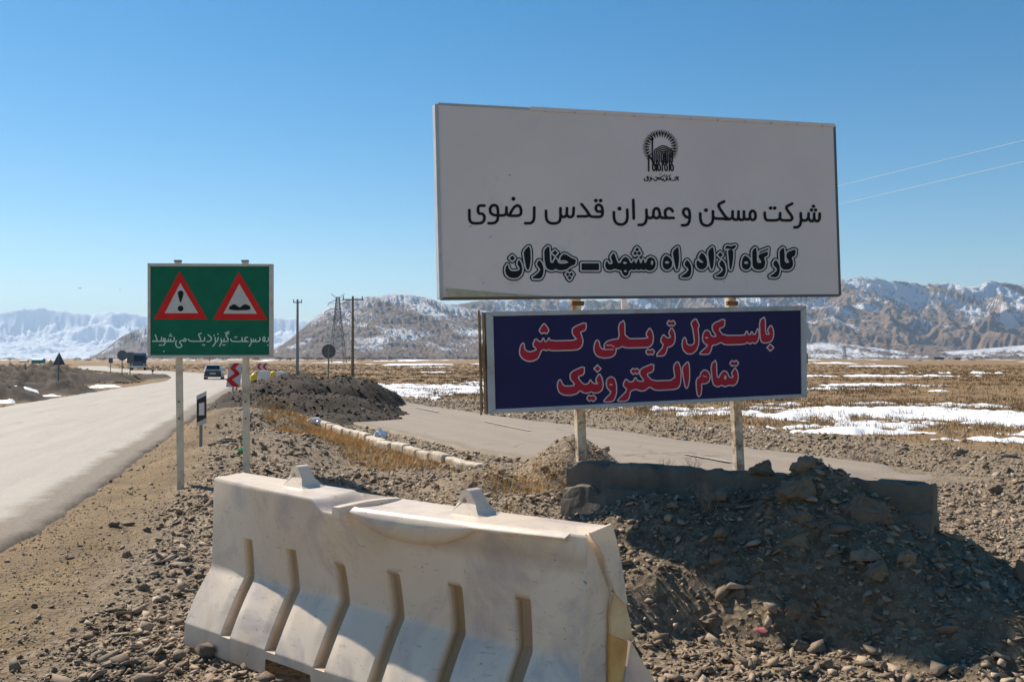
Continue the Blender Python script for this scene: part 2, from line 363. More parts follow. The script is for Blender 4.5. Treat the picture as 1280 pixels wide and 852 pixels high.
# fan-shaped sheet, finer near the camera, reaching the horizon
def build_ground():
    a1 = np.radians(np.arange(-34, 34.01, .125)); a0 = np.radians(np.linspace(-100, -34.6, 44)); a2 = -a0[::-1]
    az = np.concatenate([a0, a1, a2])
    rr = [1.2]
    while rr[-1] < 130: rr.append(rr[-1]*1.0085)
    while rr[-1] < 45000: rr.append(rr[-1]*1.075)
    rr = np.array(rr); A, RR = np.meshgrid(az, rr); X = RR*np.sin(A); Y = RR*np.cos(A)
    Z = ground_z(X, Y); nr, na = X.shape
    V = np.stack([X, Y, Z], -1).reshape(-1, 3)
    idx = np.arange(nr*na).reshape(nr, na)
    F = np.stack([idx[:-1, :-1], idx[:-1, 1:], idx[1:, 1:], idx[1:, :-1]], -1).reshape(-1, 4)[:, ::-1]
    V = np.vstack([V, [[0, 0, 0]], [[0, -60, 0]], [[-60, -60, 0]], [[60, -60, 0]]])
    # inner disc closes the sheet under the camera
    ci = nr*na; inner = [(ci, idx[0, k], idx[0, k+1], idx[0, k+1]) for k in range(na-1)]
    o = np_mesh('ground', V, F, M['ground'], smooth=True)
    bm = None
    g, s, d = ground_types(X.ravel(), Y.ravel())
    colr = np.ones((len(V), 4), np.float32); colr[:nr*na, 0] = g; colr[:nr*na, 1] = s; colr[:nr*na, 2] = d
    at = o.data.color_attributes.new('soil', 'FLOAT_COLOR', 'POINT'); at.data.foreach_set('color', colr.ravel())
    tag(o, kind='structure')
    inner_o = mesh_obj('ground', [(0, 0, -.01)]+[(1.25*math.cos(t*math.pi/16), 1.25*math.sin(t*math.pi/16), -.01) for t in range(32)],
                       [(0, k+1, (k+1) % 32+1) for k in range(32)], M['ground']); tag(inner_o, kind='structure')
    # snow sheet
    S = snow_mask(X, Y).reshape(-1); Sm = S.reshape(nr, na)
    keep = (np.maximum.reduce([Sm[:-1, :-1], Sm[:-1, 1:], Sm[1:, 1:], Sm[1:, :-1]]) > -.06).reshape(-1)
    Fs = F[keep]; used = np.unique(Fs); remap = np.full(len(V), -1); remap[used] = np.arange(len(used))
    Vs = V[used].copy(); rad = np.hypot(Vs[:, 0], Vs[:, 1]); s_ = S[used]
    th = np.minimum(.07+rad*.0012, .6)
    Vs[:, 2] += np.clip(s_*1.6, -.35, 1)*th+.25*th*np.where(s_ > 0, fbm(Vs[:, 0]*2, Vs[:, 1]*2, 3, 99)-.3, 0)
    o = np_mesh('snow', Vs, remap[Fs], M['snow'], smooth=True); tag(o, kind='stuff', label='thin patches of white snow lying on the brown plain and banks')
    o['category'] = 'snow'
    del o['category']; del o['label']

# ground material
m, nt, p = new_mat('ground_soil'); p.inputs['Roughness'].default_value = .95
at = nt.nodes.new('ShaderNodeVertexColor'); at.layer_name = 'soil'; sp = nt.nodes.new('ShaderNodeSeparateColor'); nt.links.new(at.outputs[0], sp.inputs[0])
dirt = ramp(nt, noise(nt, 1.2, 10, .65), [(.3, (.135, .088, .04)), (.7, (.27, .18, .083))])
dirt = mix(nt, ramp(nt, noise(nt, 30, 4, .6), [(.5, 0.0), (.62, .5)]), dirt, (.08, .055, .032))
vo = nt.nodes.new('ShaderNodeTexVoronoi'); vo.inputs['Scale'].default_value = 26; tc = nt.nodes.new('ShaderNodeTexCoord'); nt.links.new(tc.outputs['Object'], vo.inputs['Vector'])
spc = nt.nodes.new('ShaderNodeSeparateColor'); nt.links.new(vo.outputs['Color'], spc.inputs[0])
peb = ramp(nt, spc.outputs[0], [(0, (.10, .074, .048)), (.5, (.22, .165, .11)), (1, (.36, .275, .185))])
grv = mix(nt, ramp(nt, noise(nt, .6, 8, .6), [(.35, .0), (.7, .5)]), peb, (.20, .138, .076))
stp = ramp(nt, noise(nt, .35, 12, .7), [(.3, (.125, .073, .03)), (.52, (.235, .145, .064)), (.75, (.33, .225, .108))])
drk = ramp(nt, noise(nt, 2.0, 10, .7), [(.3, (.014, .0085, .0045)), (.7, (.055, .034, .018))])  # dark soil, deepened further to paint in the shade on banks and heaps
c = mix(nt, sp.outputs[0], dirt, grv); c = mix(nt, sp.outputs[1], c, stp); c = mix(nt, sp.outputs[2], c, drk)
nt.links.new(c, p.inputs['Base Color'])
hm = nt.nodes.new('ShaderNodeMath'); hm.operation = 'ADD'; nt.links.new(vo.outputs['Distance'], hm.inputs[0]); nt.links.new(noise(nt, 45, 6, .7), hm.inputs[1])
bump(nt, p, hm.outputs[0], .8, .02); M['ground'] = m
m, nt, p = new_mat('snow'); p.inputs['Roughness'].default_value = .6
nt.links.new(ramp(nt, noise(nt, .8, 6, .6), [(.3, (.72, .73, .76)), (.6, (.86, .87, .89))]), p.inputs['Base Color']); bump(nt, p, noise(nt, 6, 5), .3, .03); M['snow'] = m
build_ground()

# ---------------------------------------------------------------- roads
def road_ribbon(name, centre, half_l, half_r, mat, lift=.04, jag=.14, cols=26, dip=False):
    pts = []; acc = 0
    for a, b in zip(centre[:-1], centre[1:]):
        L = math.hypot(b[0]-a[0], b[1]-a[1]); n = max(1, int(L/max(.12, math.hypot(*a)*.012)))
        pts += [(a[0]+(b[0]-a[0])*k/n, a[1]+(b[1]-a[1])*k/n) for k in range(n)]
    pts.append(centre[-1]); P = np.array(pts); T = np.gradient(P, axis=0); T /= np.linalg.norm(T, axis=1)[:, None]; N = np.stack([T[:, 1], -T[:, 0]], 1)
    s = np.concatenate([[0], np.cumsum(np.linalg.norm(np.diff(P, axis=0), axis=1))])
    jl = (fbm(s*.5, s*0+3, 5, 101, .7)-.5)*jag*2+(vnoise(s*5, s*0, 4)-.5)*jag*.5; jr = (fbm(s*.6, s*0+9, 5, 103, .7)-.5)*jag*2+(vnoise(s*6, s*0, 5)-.5)*jag*.6
    tt = np.concatenate([[0, .008], np.linspace(.03, .97, cols), [.992, 1]])
    X = []; U = []
    for t in tt:
        o = -(half_l+jl)*(1-t)+(half_r+jr)*t
        X.append(P+N*o[:, None]); U.append(half_r+jr-o)
    X = np.stack(X, 1); U = np.stack(U, 1)
    z = base_z(X[..., 0], X[..., 1])+lift+(fbm(X[..., 0]*.5, X[..., 1]*.5, 3, 120)-.5)*.03
    z[:, 0] -= .07; z[:, -1] -= .07
    if dip: z -= .12*(sstep(s[-1]-1.9, s[-1]-.6, s[:, None]+1.6*(fbm(X[..., 0]*1.5, X[..., 1]*1.5, 3, 131)-.5)))
    V = np.concatenate([X, z[..., None]], -1); nr, nc = z.shape; idx = np.arange(nr*nc).reshape(nr, nc)
    F = np.stack([idx[:-1, :-1], idx[:-1, 1:], idx[1:, 1:], idx[1:, :-1]], -1).reshape(-1, 4)
    o = np_mesh(name, V.reshape(-1, 3), F, mat, smooth=True)
    a = o.data.attributes.new('across', 'FLOAT', 'POINT'); a.data.foreach_set('value', U.reshape(-1).astype(np.float32))
    a = o.data.attributes.new('along', 'FLOAT', 'POINT'); a.data.foreach_set('value', np.repeat(s, nc).astype(np.float32))
    tag(o, kind='structure'); return o
def asphalt(name, edge_dark, light, dark):
    m, nt, p = new_mat(name); p.inputs['Roughness'].default_value = .85
    a = nt.nodes.new('ShaderNodeAttribute'); a.attribute_name = 'across'; b = nt.nodes.new('ShaderNodeAttribute'); b.attribute_name = 'along'
    cx = nt.nodes.new('ShaderNodeCombineXYZ'); mu = nt.nodes.new('ShaderNodeMath'); mu.operation = 'MULTIPLY'; mu.inputs[1].default_value = .06
    nt.links.new(b.outputs['Fac'], mu.inputs[0]); nt.links.new(a.outputs['Fac'], cx.inputs[0]); nt.links.new(mu.outputs[0], cx.inputs[1])
    streak = noise(nt, 2.2, 6, .65, vec=cx.outputs[0])
    c = ramp(nt, streak, [(.3, tuple(v*.76 for v in light)), (.7, light)])
    c = mix(nt, ramp(nt, noise(nt, 38, 5, .8), [(.38, .55), (.6, .0)]), c, tuple(v*.55 for v in light))
    c = mix(nt, ramp(nt, noise(nt, .9, 8, .7), [(.52, 0.0), (.66, .5)]), c, tuple(v*.80 for v in light))
    c = mix(nt, ramp(nt, noise(nt, 11, 8, .85), [(.4, .3), (.58, .0)]), c, tuple(v*.6 for v in light))
    vc = nt.nodes.new('ShaderNodeTexVoronoi'); vc.feature = 'DISTANCE_TO_EDGE'; vc.inputs['Scale'].default_value = .42; tcc = nt.nodes.new('ShaderNodeTexCoord'); nz_ = nt.nodes.new('ShaderNodeTexNoise'); nz_.inputs['Scale'].default_value = 1.3; nz_.inputs['Detail'].default_value = 6
    nt.links.new(tcc.outputs['Object'], nz_.inputs['Vector']); mv = nt.nodes.new('ShaderNodeMix'); mv.data_type = 'RGBA'; mv.blend_type = 'ADD'; mv.inputs[0].default_value = .9; nt.links.new(tcc.outputs['Object'], mv.inputs[6]); nt.links.new(nz_.outputs['Color'], mv.inputs[7]); nt.links.new(mv.outputs[2], vc.inputs['Vector'])
    ck = ramp(nt, vc.outputs['Distance'], [(.004, .75), (.012, .0)]); ckm = nt.nodes.new('ShaderNodeMath'); ckm.operation = 'MULTIPLY'; nt.links.new(ck, ckm.inputs[0]); nt.links.new(ramp(nt, noise(nt, .35, 5, .6), [(.5, 0.0), (.6, 1.0)]), ckm.inputs[1])
    c = mix(nt, ckm.outputs[0], c, tuple(v*.35 for v in light))
    ad = nt.nodes.new('ShaderNodeMath'); ad.operation = 'MULTIPLY_ADD'; ad.inputs[1].default_value = .55; ad.inputs[2].default_value = -.27
    nt.links.new(noise(nt, 1.6, 8, .7), ad.inputs[0]); su = nt.nodes.new('ShaderNodeMath'); su.operation = 'ADD'
    nt.links.new(ad.outputs[0], su.inputs[0]); nt.links.new(a.outputs['Fac'], su.inputs[1])
    f = ramp(nt, su.outputs[0], [(edge_dark*.7, 1.0), (edge_dark*1.1, 0.0)])
    dk = ramp(nt, noise(nt, 22, 6, .7), [(.3, tuple(v*.7 for v in dark)), (.7, tuple(v*1.35 for v in dark))])
    c = mix(nt, f, c, dk); nt.links.new(c, p.inputs['Base Color'])
    bump(nt, p, noise(nt, 90, 5, .7), .5, .008); return m
M['asphalt1'] = asphalt('dusty_pale_asphalt', .62, (.46, .412, .355), (.165, .13, .095))
M['asphalt2'] = asphalt('dusty_old_asphalt', .35, (.34, .275, .21), (.21, .165, .115))
road_ribbon('road', R1C, R1W, R1W, M['asphalt1'])
road_ribbon('side_road', R2C, R2W, R2W, M['asphalt2'], jag=.25, dip=True)
def mark(px0, py0, px1, py1, wd=.12):
    a = G(px0, py0); b = G(px1, py1); d = (b-a).normalized(); n = Vector((-d.y, d.x, 0))*wd/2; vs_ = []; fs = []
    K = 14
    for k in range(K+1):
        q = a+(b-a)*k/K; z = float(base_z(q.x, q.y))+.062
        j = (random.random()-.5)*.05
        vs_ += [(q.x+n.x*(1+j), q.y+n.y*(1+j), z), (q.x-n.x*(1+j), q.y-n.y*(1+j), z)]
    fs = [(2*k, 2*k+1, 2*k+3, 2*k+2) for k in range(K)]
    tag(mesh_obj('road_marking', vs_, fs, M['marking']), kind='structure')
M['marking'] = simple('worn_road_paint', (.44, .39, .32), .7, .2, 6, (.33, .27, .21), .95, dirt_scale=14)
mark(606, 529, 662, 541); mark(856, 571, 912, 581.5); mark(520, 511, 548, 517)

# ---------------------------------------------------------------- mountains
def blur(H, k=1):
    for _ in range(k):
        P_ = np.pad(H, 1, mode='edge'); H = (P_[:-2, 1:-1]+P_[2:, 1:-1]+P_[1:-1, :-2]+P_[1:-1, 2:]+4*P_[1:-1, 1:-1])/8
    return H
def erode(H, batches, n, steps, seed, rate=.35, cap=5.0):
    """rain drops run down the slopes and cut gullies (heights in cell units)"""
    rs = np.random.default_rng(seed); nv, nu = H.shape
    for b in range(batches):
        x = rs.uniform(1, nu-3, n); y = rs.uniform(1, nv-3, n); dx = np.zeros(n); dy = np.zeros(n); vel = np.ones(n); wat = np.ones(n); sed = np.zeros(n); D = np.zeros_like(H)
        for _ in range(steps):
            ix = x.astype(int); iy = y.astype(int); fx = x-ix; fy = y-iy; a = H[iy, ix]; b_ = H[iy, ix+1]; c = H[iy+1, ix]; d = H[iy+1, ix+1]
            gx = (b_-a)*(1-fy)+(d-c)*fy; gy = (c-a)*(1-fx)+(d-b_)*fx; h0 = a*(1-fx)*(1-fy)+b_*fx*(1-fy)+c*(1-fx)*fy+d*fx*fy
            dx = dx*.25-gx*.75; dy = dy*.25-gy*.75; L = np.hypot(dx, dy)+1e-9; dx /= L; dy /= L
            nx = np.clip(x+dx, 1, nu-3); ny = np.clip(y+dy, 1, nv-3); jx = nx.astype(int); jy = ny.astype(int); ux = nx-jx; uy = ny-jy
            h1 = H[jy, jx]*(1-ux)*(1-uy)+H[jy, jx+1]*ux*(1-uy)+H[jy+1, jx]*(1-ux)*uy+H[jy+1, jx+1]*ux*uy; dh = h1-h0
            cp = np.maximum(-dh, .01)*vel*wat*cap; over = (sed > cp) | (dh > 0)
            amt = np.where(over, np.where(dh > 0, np.minimum(dh, sed), (sed-cp)*.3), -np.minimum((cp-sed)*rate, np.maximum(-dh, 0)*.6)); sed = sed-amt
            np.add.at(D, (iy, ix), amt*(1-fx)*(1-fy)); np.add.at(D, (iy, ix+1), amt*fx*(1-fy)); np.add.at(D, (iy+1, ix), amt*(1-fx)*fy); np.add.at(D, (iy+1, ix+1), amt*fx*fy)
            vel = np.sqrt(np.maximum(vel*vel-dh*2, .05)); vel = np.minimum(vel, 3); wat *= .965; x, y = nx, ny
        H = H+np.clip(D, -1.2, 1.2); H = H*.55+blur(H)*.45
    return H
def mountain(name, sky_pts, foot, ridge, back, mat, amp=.5, nsc=1/700., nu=520, nv=150, pad=0, p_exp=1.2, seed=0, crest=.04, ero=0, snow=(0, 0), fd=.16):
    xs = np.array([q[0] for q in sky_pts], float); ys = np.array([q[1] for q in sky_pts], float)
    pxs = np.linspace(xs[0], xs[-1], nu); S = np.interp(pxs, xs, ys); az = np.arctan((pxs-640)/FPX)
    t = np.linspace(0, 1, nv); t = np.where(t < .78, (t/.78), 1+(t-.78)/.22)     # 0..1 foot->ridge, 1..2 back
    rad = np.where(t <= 1, foot+(ridge-foot)*t, ridge+(back-ridge)*(t-1))
    A, RD = np.meshgrid(az, rad); T = np.meshgrid(az, t)[1]; Sg = np.meshgrid(S, t)[0]
    Yd = RD; X = np.tan(A)*Yd; Y = Yd
    H = (448-Sg)/FPX*ridge+HC - Z_FAR
    edge = np.minimum((pxs-xs[0]), (xs[-1]-pxs)); 
    up = np.clip(T, 0, 1)**p_exp; dn = np.clip(2-T, 0, 1)
    prof = np.where(T <= 1, up, dn**1.2)
    wx = (fbm(X*nsc*.8, Y*nsc*.8, 4, 260+seed)-.5)*1.5; wy = (fbm(X*nsc*.8+9, Y*nsc*.8, 4, 270+seed)-.5)*1.5
    n = ridged(X*nsc+seed+wx, Y*nsc*.52+wy, 7, 200+seed, .5); n = np.clip((n-.18)/.5, 0, 1)
    n2 = ridged(X*nsc*3.4+wx*2, Y*nsc*2.2+wy*2, 5, 230+seed)
    bell = np.clip(4*T*(1-T), 0, 1)*(T <= 1)
    fade = np.where(T < 1, np.clip((1-T)/fd, 0, 1)**.8, 0)
    body = H*prof*(1-amp*(1-n)*fade) - H*amp*.27*(1-n2)*np.clip(T*2, 0, 1)*np.clip((1-T)/.08, 0, 1)
    n3 = ridged(X*nsc*9+wx*3, Y*nsc*7+wy*3, 4, 240+seed)
    body = body - H*amp*.10*(1-n3)*np.clip(T*3, 0, 1)
    body = body + H*crest*(fbm(X*nsc*9, Y*nsc*9, 4, 250+seed)-.5)*2
    if ero:
        cell = (rad[1]-rad[0]); Hc = body/cell*1.0; keep = Hc.copy(); E_ = erode(Hc, ero, int(nu*nv*.16), 46, seed)
        wgt = np.clip((1-T)/.05, 0, 1)*(T < 1)+0.0; wgt = .25+.75*wgt; body = (keep+(E_-keep)*wgt)*cell
    body = np.where((T <= 0.001) | (T >= 1.999), -15, np.maximum(body, -15))
    Z = Z_FAR+body
    V = np.stack([X, Y, Z], -1).reshape(-1, 3); idx = np.arange(nv*nu).reshape(nv, nu)
    F = np.stack([idx[:-1, :-1], idx[:-1, 1:], idx[1:, 1:], idx[1:, :-1]], -1).reshape(-1, 4)
    o = np_mesh(name, V, F, mat, smooth=True); tag(o, kind='structure')
    gy_, gx_ = np.gradient(Z); ex = np.gradient(X, axis=1)+1e-6; ey = np.gradient(Y, axis=0)+1e-6; px_ = gx_/ex; py_ = gy_/ey; nl = np.sqrt(px_**2+py_**2+1)
    lit = (-px_*SUN.x-py_*SUN.y+SUN.z)/nl; conc = blur(Z, 3)-Z; conc = conc/(np.abs(conc).mean()*2.5+1e-6)
    sn = snow[0]-.3-snow[1]*(lit-.66)*2.2+.13*np.clip(conc, -1, 2)+.30*np.clip(Z/max(1, H.max()), 0, 1)+(fbm(X/150+Z/90, Y/190, 6, 290+seed, .6)-.5)*1.1
    at_ = o.data.attributes.new('snowness', 'FLOAT', 'POINT'); at_.data.foreach_set('value', sn.ravel().astype(np.float32)); return o
def mountain_mat(name, rock_a, rock_b, sc, snow_lo, snow_hi, fc, snow_col=(.8, .82, .86)):
    m, nt, p = new_mat(name); p.inputs['Roughness'].default_value = .95
    c = ramp(nt, noise(nt, sc*3, 14, .8), [(.36, rock_a), (.64, rock_b)])
    a_ = nt.nodes.new('ShaderNodeAttribute'); a_.attribute_name = 'snowness'
    ma = nt.nodes.new('ShaderNodeMath'); ma.operation = 'MULTIPLY_ADD'; ma.inputs[1].default_value = fc; nt.links.new(noise(nt, sc*26, 14, .8, dist=.4), ma.inputs[0]); nt.links.new(a_.outputs['Fac'], ma.inputs[2])
    f = ramp(nt, ma.outputs[0], [(snow_lo, 0.0), (snow_hi, 1.0)])
    nt.links.new(mix(nt, f, c, snow_col), p.inputs['Base Color']); bump(nt, p, noise(nt, sc*7, 12, .75), 1.0, 40); return m
M['mt_mid'] = mountain_mat('snow_streaked_hill', (.15, .11, .085), (.27, .195, .145), .0022, .66, .76, 1.0)
M['mt_right'] = mountain_mat('brown_mountain_rock', (.15, .10, .07), (.33, .23, .15), .0016, .67, .76, 1.0)
M['mt_far'] = mountain_mat('far_snow_mountain', (.2, .19, .2), (.3, .28, .28), .0004, .25, .55, .8, (.85, .87, .9))
mountain('distant_snow_range', [(-500, 400), (-200, 385), (-60, 389), (0, 386), (50, 382), (95, 388), (140, 389), (180, 391), (260, 388), (345, 393), (380, 400), (460, 405), (560, 410), (650, 447)],
         14500, 20000, 24000, M['mt_far'], .5, 1/2300., 520, 150, seed=5, crest=.06, ero=3, snow=(.55, .3))
mountain('hill', [(112, 447.5), (128, 438), (150, 421), (165, 413), (185, 404), (215, 399), (250, 403), (290, 416), (330, 434), (352, 447)],
         4200, 5200, 6000, M['mt_mid'], .4, 1/420., 260, 110, seed=2, ero=5, snow=(.30, .1))
mountain('right_mountain_range', [(470, 425), (520, 395), (555, 378), (600, 373), (680, 369), (760, 371), (850, 364), (940, 355), (1000, 347), (1050, 342), (1072, 340), (1095, 341), (1115, 346), (1150, 350), (1175, 349), (1205, 351),
         (1240, 347), (1262, 347), (1280, 350), (1340, 345), (1450, 338), (1600, 352), (1800, 370), (2000, 400)],
         4600, 6900, 8500, M['mt_right'], .74, 1/880., 760, 330, seed=9, crest=.02, ero=5, snow=(.16, .12), fd=.55, p_exp=.95)
mountain('snowy_hill', [(335, 440), (350, 432), (368, 418), (380, 408), (392, 396), (405, 386), (420, 377), (445, 370), (475, 366), (510, 364), (540, 371), (562, 378), (600, 386), (660, 398), (740, 415), (850, 430), (960, 441), (1060, 447)],
         3100, 4300, 5200, M['mt_mid'], .40, 1/560., 520, 220, seed=3, crest=.02, ero=3, snow=(.26, .12), fd=.8, p_exp=.9)
mountain('snowy_foothill', [(700, 447.8), (820, 440), (930, 432), (1040, 426), (1090, 433), (1150, 441), (1220, 436), (1300, 428), (1450, 422), (1700, 436), (1900, 447)],
         3300, 4300, 4900, M['mt_mid'], .35, 1/380., 420, 90, seed=13, crest=.05, ero=3, snow=(.40, .1))

# ---------------------------------------------------------------- haze
hz = MB().box((0, 9000, 690), (44000, 32000, 1420)).build('haze', None)
m = bpy.data.materials.new('thin_haze'); m.use_nodes = True; nt = m.node_tree; nt.nodes.clear(); out = nt.nodes.new('ShaderNodeOutputMaterial'); pv = nt.nodes.new('ShaderNodeVolumePrincipled')
pv.inputs['Color'].default_value = (.55, .74, 1.0, 1); pv.inputs['Density'].default_value = 5.2e-5; pv.inputs['Anisotropy'].default_value = .2
nt.links.new(pv.outputs[0], out.inputs['Volume']); hz.data.materials.append(m); tag(hz, kind='stuff')

# ---------------------------------------------------------------- stones
def hull_shape(n, flat, seed, subdiv=0, rough=.0):
    rs = random.Random(seed); bm = bmesh.new()
    for _ in range(n):
        v = Vector((rs.gauss(0, 1), rs.gauss(0, 1), rs.gauss(0, 1))).normalized()*(.75+.25*rs.random())
        bm.verts.new((v.x*.5, v.y*.5*(.38+.55*rs.random()), v.z*.5*flat))
    r = bmesh.ops.convex_hull(bm, input=list(bm.verts)); 
    bmesh.ops.delete(bm, geom=[v for v in bm.verts if not v.link_faces], context='VERTS')
    if subdiv:
        bmesh.ops.bevel(bm, geom=list(bm.edges), offset=.025, segments=1, affect='EDGES', clamp_overlap=True)
        bmesh.ops.triangulate(bm, faces=list(bm.faces)); bmesh.ops.subdivide_edges(bm, edges=list(bm.edges), cuts=subdiv, use_grid_fill=True)
        V = np.array([v.co[:] for v in bm.verts]); d = (fbm(V[:, 0]*8+seed, V[:, 1]*8+V[:, 2]*6, 5, seed, .65)-.5)*rough*2
        for v, k in zip(bm.verts, d): v.co += v.co.normalized()*k
    bmesh.ops.triangulate(bm, faces=list(bm.faces)); bmesh.ops.recalc_face_normals(bm, faces=list(bm.faces))
    V = np.array([v.co[:] for v in bm.verts]); F = np.array([[v.index for v in f.verts] for f in bm.faces]); bm.free(); return V, F
LIB = [hull_shape(8+k % 4, .2+.06*(k % 6), 100+k) for k in range(24)]
PEB = [hull_shape(6, .5, 180+k) for k in range(8)]
def scatter(name, X, Y, Z, S, mat, tilt=.35, sink=.12, lib=LIB, upscale=None):
    n = len(X); VV = []; FF = []; base = 0; kinds = rng.integers(0, len(lib), n)
    for k, (V, F) in enumerate(lib):
        ids = np.nonzero(kinds == k)[0]
        if len(ids) == 0: continue
        m_ = len(ids); a = rng.uniform(0, 2*np.pi, m_); tx = rng.normal(0, tilt, m_); ty = rng.normal(0, tilt, m_)
        ca, sa = np.cos(a), np.sin(a); cx, sx = np.cos(tx), np.sin(tx); cy, sy = np.cos(ty), np.sin(ty); z0 = np.zeros(m_); o1 = np.ones(m_)
        Rz = np.stack([ca, -sa, z0, sa, ca, z0, z0, z0, o1], 1).reshape(-1, 3, 3)
        Rx = np.stack([o1, z0, z0, z0, cx, -sx, z0, sx, cx], 1).reshape(-1, 3, 3); Ry = np.stack([cy, z0, sy, z0, o1, z0, -sy, z0, cy], 1).reshape(-1, 3, 3)
        Mx = Rx@Ry@Rz
        P = np.einsum('nij,vj->nvi', Mx, V)*S[ids][:, None, None]
        P = P+np.stack([X[ids], Y[ids], Z[ids]+S[ids]*sink], 1)[:, None, :]
        VV.append(P.reshape(-1, 3)); FF.append((F[None]+(np.arange(m_)*len(V))[:, None, None]+base).reshape(-1, 3)); base += m_*len(V)
    return np_mesh(name, np.vstack(VV), np.vstack(FF), mat)
def candidates(n, rmin, rmax, a0=-32, a1=32, power=1.0):
    """random points over the view fan, density falling with distance"""
    u = rng.random(n); r = rmin*(rmax/rmin)**(u**power); a = np.radians(rng.uniform(a0, a1, n)); return r*np.sin(a), r*np.cos(a)
def off_roads(X, Y, m1=.25, m2=.1):
    d1, _, s1 = polydist(X, Y, R1C); d2, _, _ = polydist(X, Y, R2C); past = (X-4.6)*.36-(Y-12.2)*.93 > 0; return (d1 > R1W+m1) & ((d2 > R2W+m2) | past), d1, s1
# plastic barrier footprint, kept free of stones
BL = G(270, 596, .98); BR = G(735, 665, .98); BDIR = Vector((BR.x-BL.x, BR.y-BL.y, 0)); BLEN = BDIR.length; BDIR.normalize(); BN = Vector((BDIR.y, -BDIR.x, 0))   # BN points at the camera
def clear_barrier(X, Y, pad=.0):
    u = (X-BL.x)*BDIR.x+(Y-BL.y)*BDIR.y; v = (X-BL.x)*BN.x+(Y-BL.y)*BN.y
    return ~((u > -.05-pad) & (u < BLEN+.2+pad) & (v > -.45-pad) & (v < .17+pad))
def density_gravel(X, Y):
    g, s, d = ground_types(X, Y); return g, s, d
def near_gravel():
    X, Y = candidates(200000, 2.6, 60, -37, 38, power=.9); ok, d1, s1 = off_roads(X, Y, -.05, .0); g, s, d = density_gravel(X, Y)
    pile = np.zeros(len(X), bool)
    for (px_, py_, hh, rx, ry) in PILES[:6]: pile |= (((X-px_)/rx)**2+((Y-py_)/ry)**2) < 1.15
    ok = ok | (pile & (d1 > R1W+.2))
    patch = fbm(X*.7, Y*.7, 4, 300); patch2 = fbm(X*2.5, Y*2.5, 3, 305)
    prob = np.clip(g*1.1-.5*sstep(.54, .42, patch), .05, 1)
    prob = np.where(g < .3, .18+.5*sstep(.46, .68, patch2), prob)
    prob = np.where(s > .5, .10, prob)
    ok &= (rng.random(len(X)) < prob) & clear_barrier(X, Y, .0)
    X, Y = X[ok], Y[ok]; g = g[ok]; Z = ground_z(X, Y); r = np.hypot(X, Y)
    S = rng.lognormal(-3.5, .6, len(X))*(.55+.57*np.clip(g, 0, 1))*(1+np.clip((r-8)/22, 0, 2.2)); S = np.clip(S, .012, .22)
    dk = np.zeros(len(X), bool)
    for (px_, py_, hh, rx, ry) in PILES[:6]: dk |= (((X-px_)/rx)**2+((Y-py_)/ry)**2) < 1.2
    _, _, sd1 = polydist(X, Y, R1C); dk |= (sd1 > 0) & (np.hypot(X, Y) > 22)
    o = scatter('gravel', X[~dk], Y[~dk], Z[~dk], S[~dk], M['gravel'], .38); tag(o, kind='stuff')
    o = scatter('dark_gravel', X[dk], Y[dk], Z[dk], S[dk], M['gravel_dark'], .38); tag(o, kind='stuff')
    X, Y = candidates(64000, 2.8, 13, -36, 37); ok, d1, s1 = off_roads(X, Y, -.02, .1); ok &= clear_barrier(X, Y, .0) & (rng.random(len(X)) < .3+.7*sstep(.4, .62, fbm(X*1.1, Y*1.1, 4, 311)))
    X, Y = X[ok], Y[ok]; S = rng.lognormal(-4.35, .35, len(X))*(1+np.hypot(X, Y)/14); o = scatter('pebbles', X, Y, ground_z(X, Y), S, M['gravel'], .4, lib=PEB); tag(o, kind='stuff')
    print('gravel', len(X))
near_gravel()

# individually placed rocks: px, py of centre, width px, height px, depth guess via ground height, label
TT = np.geomspace(2.0, 400.0, 2600)
def ground_hit(px, py):
    """where the pixel's ray meets the ground"""
    r = ray(px, py); gz = ground_z(r.x*TT, r.y*TT, False); k = np.nonzero(HC+r.z*TT <= gz)[0]
    return C0+r*float(TT[k[0] if len(k) else -1])
BIG = [hull_shape(18, .74, 500+k, 4, .15) for k in range(8)]
FLAT = [hull_shape(14, .34, 600+k, 2, .06) for k in range(8)]
def boulder(px, py, wpx, hpx, label, name='rock', flat=False, mat=None, k=0, cat='rock', group=None, Y=None):
    q = ground_hit(px, py+hpx*.3) if Y is None else W(px, py+hpx*.3, Y); sx = wpx/FPX*q.y; V, F = (FLAT if flat else BIG)[k % 8]
    V = V*np.array([sx, sx*.85, sx*(hpx/wpx)/(.34*1.0 if flat else .72)*.95])
    a = rng.uniform(-.5, .5); ca, sa = math.cos(a), math.sin(a); V = V@np.array([[ca, sa, 0], [-sa, ca, 0], [0, 0, 1]])
    o = np_mesh(name, V, F, mat or M['rock']); o.location = (q.x, q.y+sx*.15, q.z+hpx/FPX*q.y*.28); tag(o, label, cat, group); return o
boulder(1000, 615, 62, 50, 'largest rounded earth boulder sitting on top of the shaded mound before the concrete slab', k=0)
boulder(1002, 648, 38, 24, 'round stone wedged directly beneath the big boulder on the mound', k=1)
boulder(1086, 640, 76, 50, 'wide crumbly boulder half sunk in the mound near the right end of the concrete slab', k=2)
boulder(955, 585, 46, 26, 'lump of dark earth on the mound crest left of the big boulder', k=3, Y=6.6)
boulder(1012, 583, 52, 26, 'jagged lump of dark earth on the highest point of the mound', k=4, Y=6.35)
boulder(1090, 697, 56, 30, 'pale elongated stone leaning on a darker one halfway down the mound', k=5)
boulder(1101, 716, 46, 30, 'dark round stone under the pale elongated stone halfway down the mound', k=6)
boulder(1137, 699, 38, 32, 'dark block of stone right of the two touching stones on the mound', k=7)
boulder(1000, 676, 44, 28, 'dull brown stone embedded in the middle of the mound face', k=3)
